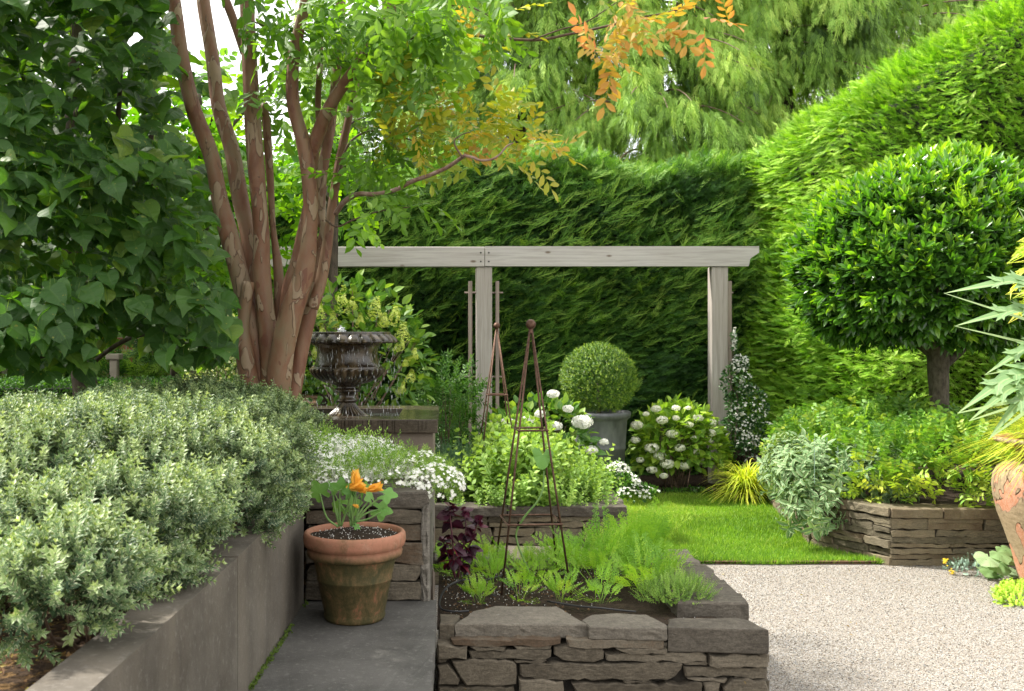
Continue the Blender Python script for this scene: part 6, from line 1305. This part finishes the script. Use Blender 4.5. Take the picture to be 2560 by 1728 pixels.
# ------------------------------------------------------------------ weeping cedars behind the hedge
DS = [spray(R_(i + 240), 9, 30, .36, .17, .35, False, .05) for i in range(4)]
cedars = [(-1.1, 19.5, 'slim pale cedar with sky showing through, above the reddish orange twigs', .65), (1.2, 17.8, 'weeping yellow-green cedar rising behind the hedge over the middle trellis post', 1.), (3.3, 17.0, 'weeping cedar with dark hollows behind the hedge over the clipped box ball', 1.), (5.6, 17.6, 'weeping cedar behind the hedge over the end of the trellis beam', 1.), (7.8, 18.6, 'golden green weeping cedar half hidden by the sweeping bright hedge', .9), (10.4, 19.0, 'weeping cedar whose top shows above the sweeping hedge crest', .8)]
for ci, (cx, cy, lab, dens) in enumerate(cedars):
    r = R_(300 + ci); t = empty('weeping_cedar', (cx, cy, 0)); tag(t, lab, 'tree', 'weeping cedars behind the hedge')
    a = Acc(); tube(a, [(cx, cy, 0), (cx + .1, cy, 4), (cx, cy, 8), (cx, cy, 12)], [.26, .2, .14, .05], 10, 4, bump=.05); a.build('trunk', M_dbark, t, smooth=True)
    b = Acc(); PP = []; DD = []; SS = []; RR = []
    for k in range(int(175 * dens)):
        z = 2.2 + 6.8 * r.random(); an = r.uniform(0, 2 * math.pi)
        if math.sin(an) > .45 and r.random() < .7: an = -an
        L = (2.3 - .10 * (z - 2)) * r.uniform(.55, 1.1); u = np.array([math.cos(an), math.sin(an), 0]); q = np.linspace(0, 1, 9)
        C = np.array([cx, cy, z]) + np.outer(L * q, u) + np.outer(L * (.25 * q - .42 * q ** 2.2), [0, 0, 1]) + np.outer(q ** 2, r.normal(0, .12, 3))
        if k % 2 == 0: tube(b, C, np.linspace(.028, .005, 9), 5, 1)
        m_ = int(190 * L / 2); tt = .25 + .78 * r.random(m_) ** .75; base = np.stack([np.interp(tt, q, C[:, c_]) for c_ in range(3)], -1)
        side = np.cross(u, [0, 0, 1]); sd = r.normal(0, 1, m_); base = base - np.outer(r.random(m_) ** 1.5 * .45, [0, 0, 1]) + np.outer(sd * .20 * (1.1 - tt * .5), side)
        PP.append(base); DD.append(u * r.uniform(.1, .8, m_)[:, None] + np.outer(sd * .35, side) + np.outer(-r.uniform(.6, 1.8, m_), [0, 0, 1])); SS.append(r.uniform(.15, .34, m_)); RR.append(.56 + .22 * (tt - .6) + r.normal(0, .16, m_) + r.normal(0, .10))
    PP = np.vstack(PP); DD = np.vstack(DD); SS = np.concatenate(SS); RR = np.concatenate(RR); k = (PP[:, 2] > 1.6)
    a = Acc(); a.multi(DS, frames(DD[k], np.array([0, -.8, .5]) + r.normal(0, .5, (k.sum(), 3)), SS[k]), PP[k], np.clip(RR[k] + .30 * fbm(PP[k], 2.6, 40 + ci, 3), 0, 1), seed=7); a.build('crown', L_cedar, t); b.build('limbs', M_rtwig, t)  # broad colour noise paints shaded hollows and brighter tips into the sprays

# odds and ends blown onto the gravel
r = R_(340); n = 90; x = r.uniform(1.45, 4.2, n); y = r.uniform(4.7, 8.25, n); a = Acc(); a.add(leaf(.45, .12, .2, (0, .9, .8, 0)), frames(r.normal(size=(n, 3)) * [1, 1, .2], r.normal(size=(n, 3)) * .4 + [0, 0, 1], r.uniform(.008, .022, n)), np.column_stack([x, y, np.full(n, .012)]), r.random(n))
tag(a.build('blown_leaves', L_litter), 'a few tiny dry leaves blown across the pale gravel', 'leaf litter', kind='stuff')
# ------------------------------------------------------------------ far left garden beyond the terrace
r = R_(350)
t = empty('low_box_hedge', (-3.6, 8.6, SZ)); tag(t, 'low dark clipped hedge behind the shrubs under the large-leaved tree', 'hedge')
a = Acc(); n = 16000; P = np.column_stack([r.uniform(-5.6, -1.75, n), r.uniform(8.3, 9.0, n), np.full(n, 1.44)]); f = r.random(n) < .5; P[f, 1] = 8.3; P[f, 2] = r.uniform(1.05, 1.44, f.sum()); P += fbm(P, 5, 3)[:, None] * .03 * np.array([0, 1, 1]) + r.normal(0, .012, P.shape)
a.add(diamond(.6, .1), frames(r.normal(size=P.shape) + [0, -.4, .5], r.normal(size=P.shape) + [0, -.5, .6], .032), P, r.random(n) * .6); a.build('foliage', L_hedge, t)
a = Acc(); box(a, (-5.6, 8.36, 1.0), (-1.8, 8.98, 1.40)); a.build('shade_core', M_in, t)  # plain box within the leaves, its dark colour imitates shade
# brick wall seen in glimpses
m, nt, out = mat('garden_brick'); b = NB(nt); g = b.n('NewGeometry'); sx = b.n('SeparateXYZ'); b.l(g.outputs['Position'], sx.inputs[0]); cx_ = b.n('CombineXYZ'); b.l(sx.outputs[0], cx_.inputs[0]); b.l(sx.outputs[2], cx_.inputs[1])
bk = b.n('TexBrick'); b.l(cx_.outputs[0], bk.inputs['Vector']); bk.inputs['Scale'].default_value = 1.0; bk.inputs['Brick Width'].default_value = .225; bk.inputs['Row Height'].default_value = .075; bk.inputs['Mortar Size'].default_value = .008
bk.inputs['Color1'].default_value = (.36, .14, .08, 1); bk.inputs['Color2'].default_value = (.26, .09, .055, 1); bk.inputs['Mortar'].default_value = (.3, .26, .22, 1); b.bsdf(out, bk.outputs[0], .85); M_brick = m
t = empty('brick_garden_wall', (-3.6, 12.0, SZ)); tag(t, 'reddish brick garden wall glimpsed through the gap below the large heart-shaped leaves', 'wall')
a = Acc(); box(a, (-4.35, 12.0, 1.0), (-3.0, 12.22, 1.95)); o = a.build('brickwork', M_brick, t); fix_normals(o); a = Acc(); box(a, (-4.38, 11.97, 1.95), (-2.97, 12.25, 2.02), bev=.01); o = a.build('coping', M_concl, t); fix_normals(o)
t = empty('grey_render_wall', (-5.6, 11.0, SZ)); tag(t, 'pale grey rendered wall glimpsed under the tree above the low dark hedge', 'wall')
a = Acc(); box(a, (-6.5, 11.0, 1.0), (-4.55, 11.15, 1.75)); o = a.build('wall_face', M_concl, t); fix_normals(o)
t = empty('pale_stone_post', (-3.15, 10.5, SZ)); tag(t, 'slim pale stone post beside the reddish brick wall', 'post')
a = Acc(); box(a, (-3.42, 10.5, 1.0), (-3.34, 10.58, 1.58), bev=.01); box(a, (-3.45, 10.47, 1.58), (-3.31, 10.61, 1.64), bev=.01); o = a.build('shaft', M_concl, t); fix_normals(o)
# conifer in front of the wall
t = empty('spreading_conifer', (-3.0, 10.9, SZ)); tag(t, 'dark spreading conifer branches in front of the brick wall', 'shrub')
a = Acc(); mass(a, SP, r, [((-2.75, 11.0, 1.55), (.55, .5, .5)), ((-3.55, 11.3, 1.35), (.5, .4, .22)), ((-2.3, 11.2, 1.6), (.6, .5, .6)), ((-4.4, 11.0, 1.5), (.5, .4, .4))], 1500, .26, out=1, up=.1, shell=(.4, 1)); a.build('foliage', L_hedge, t)
a = Acc(); tube(a, [(-2.9, 11, 1.0), (-2.9, 11, 1.7)], [.05, .03], 6, 2); a.build('stem', M_dbark, t)
t = empty('variegated_shrub', (-1.75, 8.0, SZ)); tag(t, 'cream and green speckled shrub behind the base of the multi-stemmed tree', 'shrub')
a = Acc(); cc = U(560, 905, 8.0); mass(a, [leaf(.5, .05, .1, (0, .9, .8, 0))], r, [((cc[0] + .05, 8.0, 1.5), (.32, .3, .42))], 2600, .045, shell=(.6, 1.05), zmin=-.9, up=.3); a.build('foliage', leaf_mat('variegated_leaf', [(.05, .13, .03), (.18, .27, .08), (.6, .6, .42)], .5, .3), t)
stems_in('stems', (cc[0], 8.0, 1.5), (.3, .3, .4), 12, M_twig, t, SZ, .005, 9)
# bright round-leaved tree glimpsed between the trunks
def back_tree(name, label, c, rad, n, size, lm, seed, base, shell=(.1, 1.0)):
    t = empty(name, (c[0], c[1], base)); tag(t, label, 'tree'); r = R_(seed); a = Acc()
    TT = [twig(R_(i + 400), 9, .34, .7, leaf(.68, .06, .15, (0, .9, .95, 0)), .25, spread=55) for i in range(3)]
    mass(a, TT, r, [(c, rad)], n, size, out=.5, up=-.1, rand=.6, shell=shell, zmin=-1, lump=.3, nmode='along'); a.build('crown', lm, t)
    a = Acc(); tube(a, [(c[0], c[1], base), (c[0] + .05, c[1], c[2]), (c[0], c[1], c[2] + rad[2] * .7)], [.09, .06, .02], 8, 5)
    for k in range(14):
        an = k * 2.4; e = np.array([math.cos(an) * rad[0], math.sin(an) * rad[1], (-.5 + k / 9) * rad[2]]) * .8; tube(a, [(c[0], c[1], c[2] - rad[2] * .6 + k * .06 * rad[2]), np.array(c) + e * .6 + [0, 0, .1], np.array(c) + e], [.03, .015, .005], 5, 3)
    a.build('trunk', M_dbark, t, smooth=True)
L_bright = leaf_mat('sunlit_leaf', [(.06, .17, .015), (.12, .28, .02), (.22, .38, .03)], .45, .45, (1.7, 1.7, .3))
back_tree('sunlit_broadleaf_tree', 'sunlit bright green round-leaved tree seen between the peeling trunks', (-2.35, 9.8, 3.2), (.95, .9, 1.35), 420, .34, L_bright, 401, SZ)
back_tree('leafy_background_tree', 'light green leafy tree filling gaps behind the large-leaved tree', (-4.6, 10.5, 3.8), (1.4, 1.2, 2.2), 560, .36, L_bright, 403, SZ)
back_tree('small_leaved_background_tree', 'open green tree in front of the hedge end seen right of the thickest trunk', (-1.25, 10.8, 3.65), (.5, .7, .55), 120, .26, L_bright, 405, SZ)

back_tree('leafy_background_tree', 'dense green tree far back beyond the low dark hedge and grey wall', (-7.6, 12.5, 3.6), (2.2, 1.6, 2.6), 900, .42, L_bright, 407, SZ)
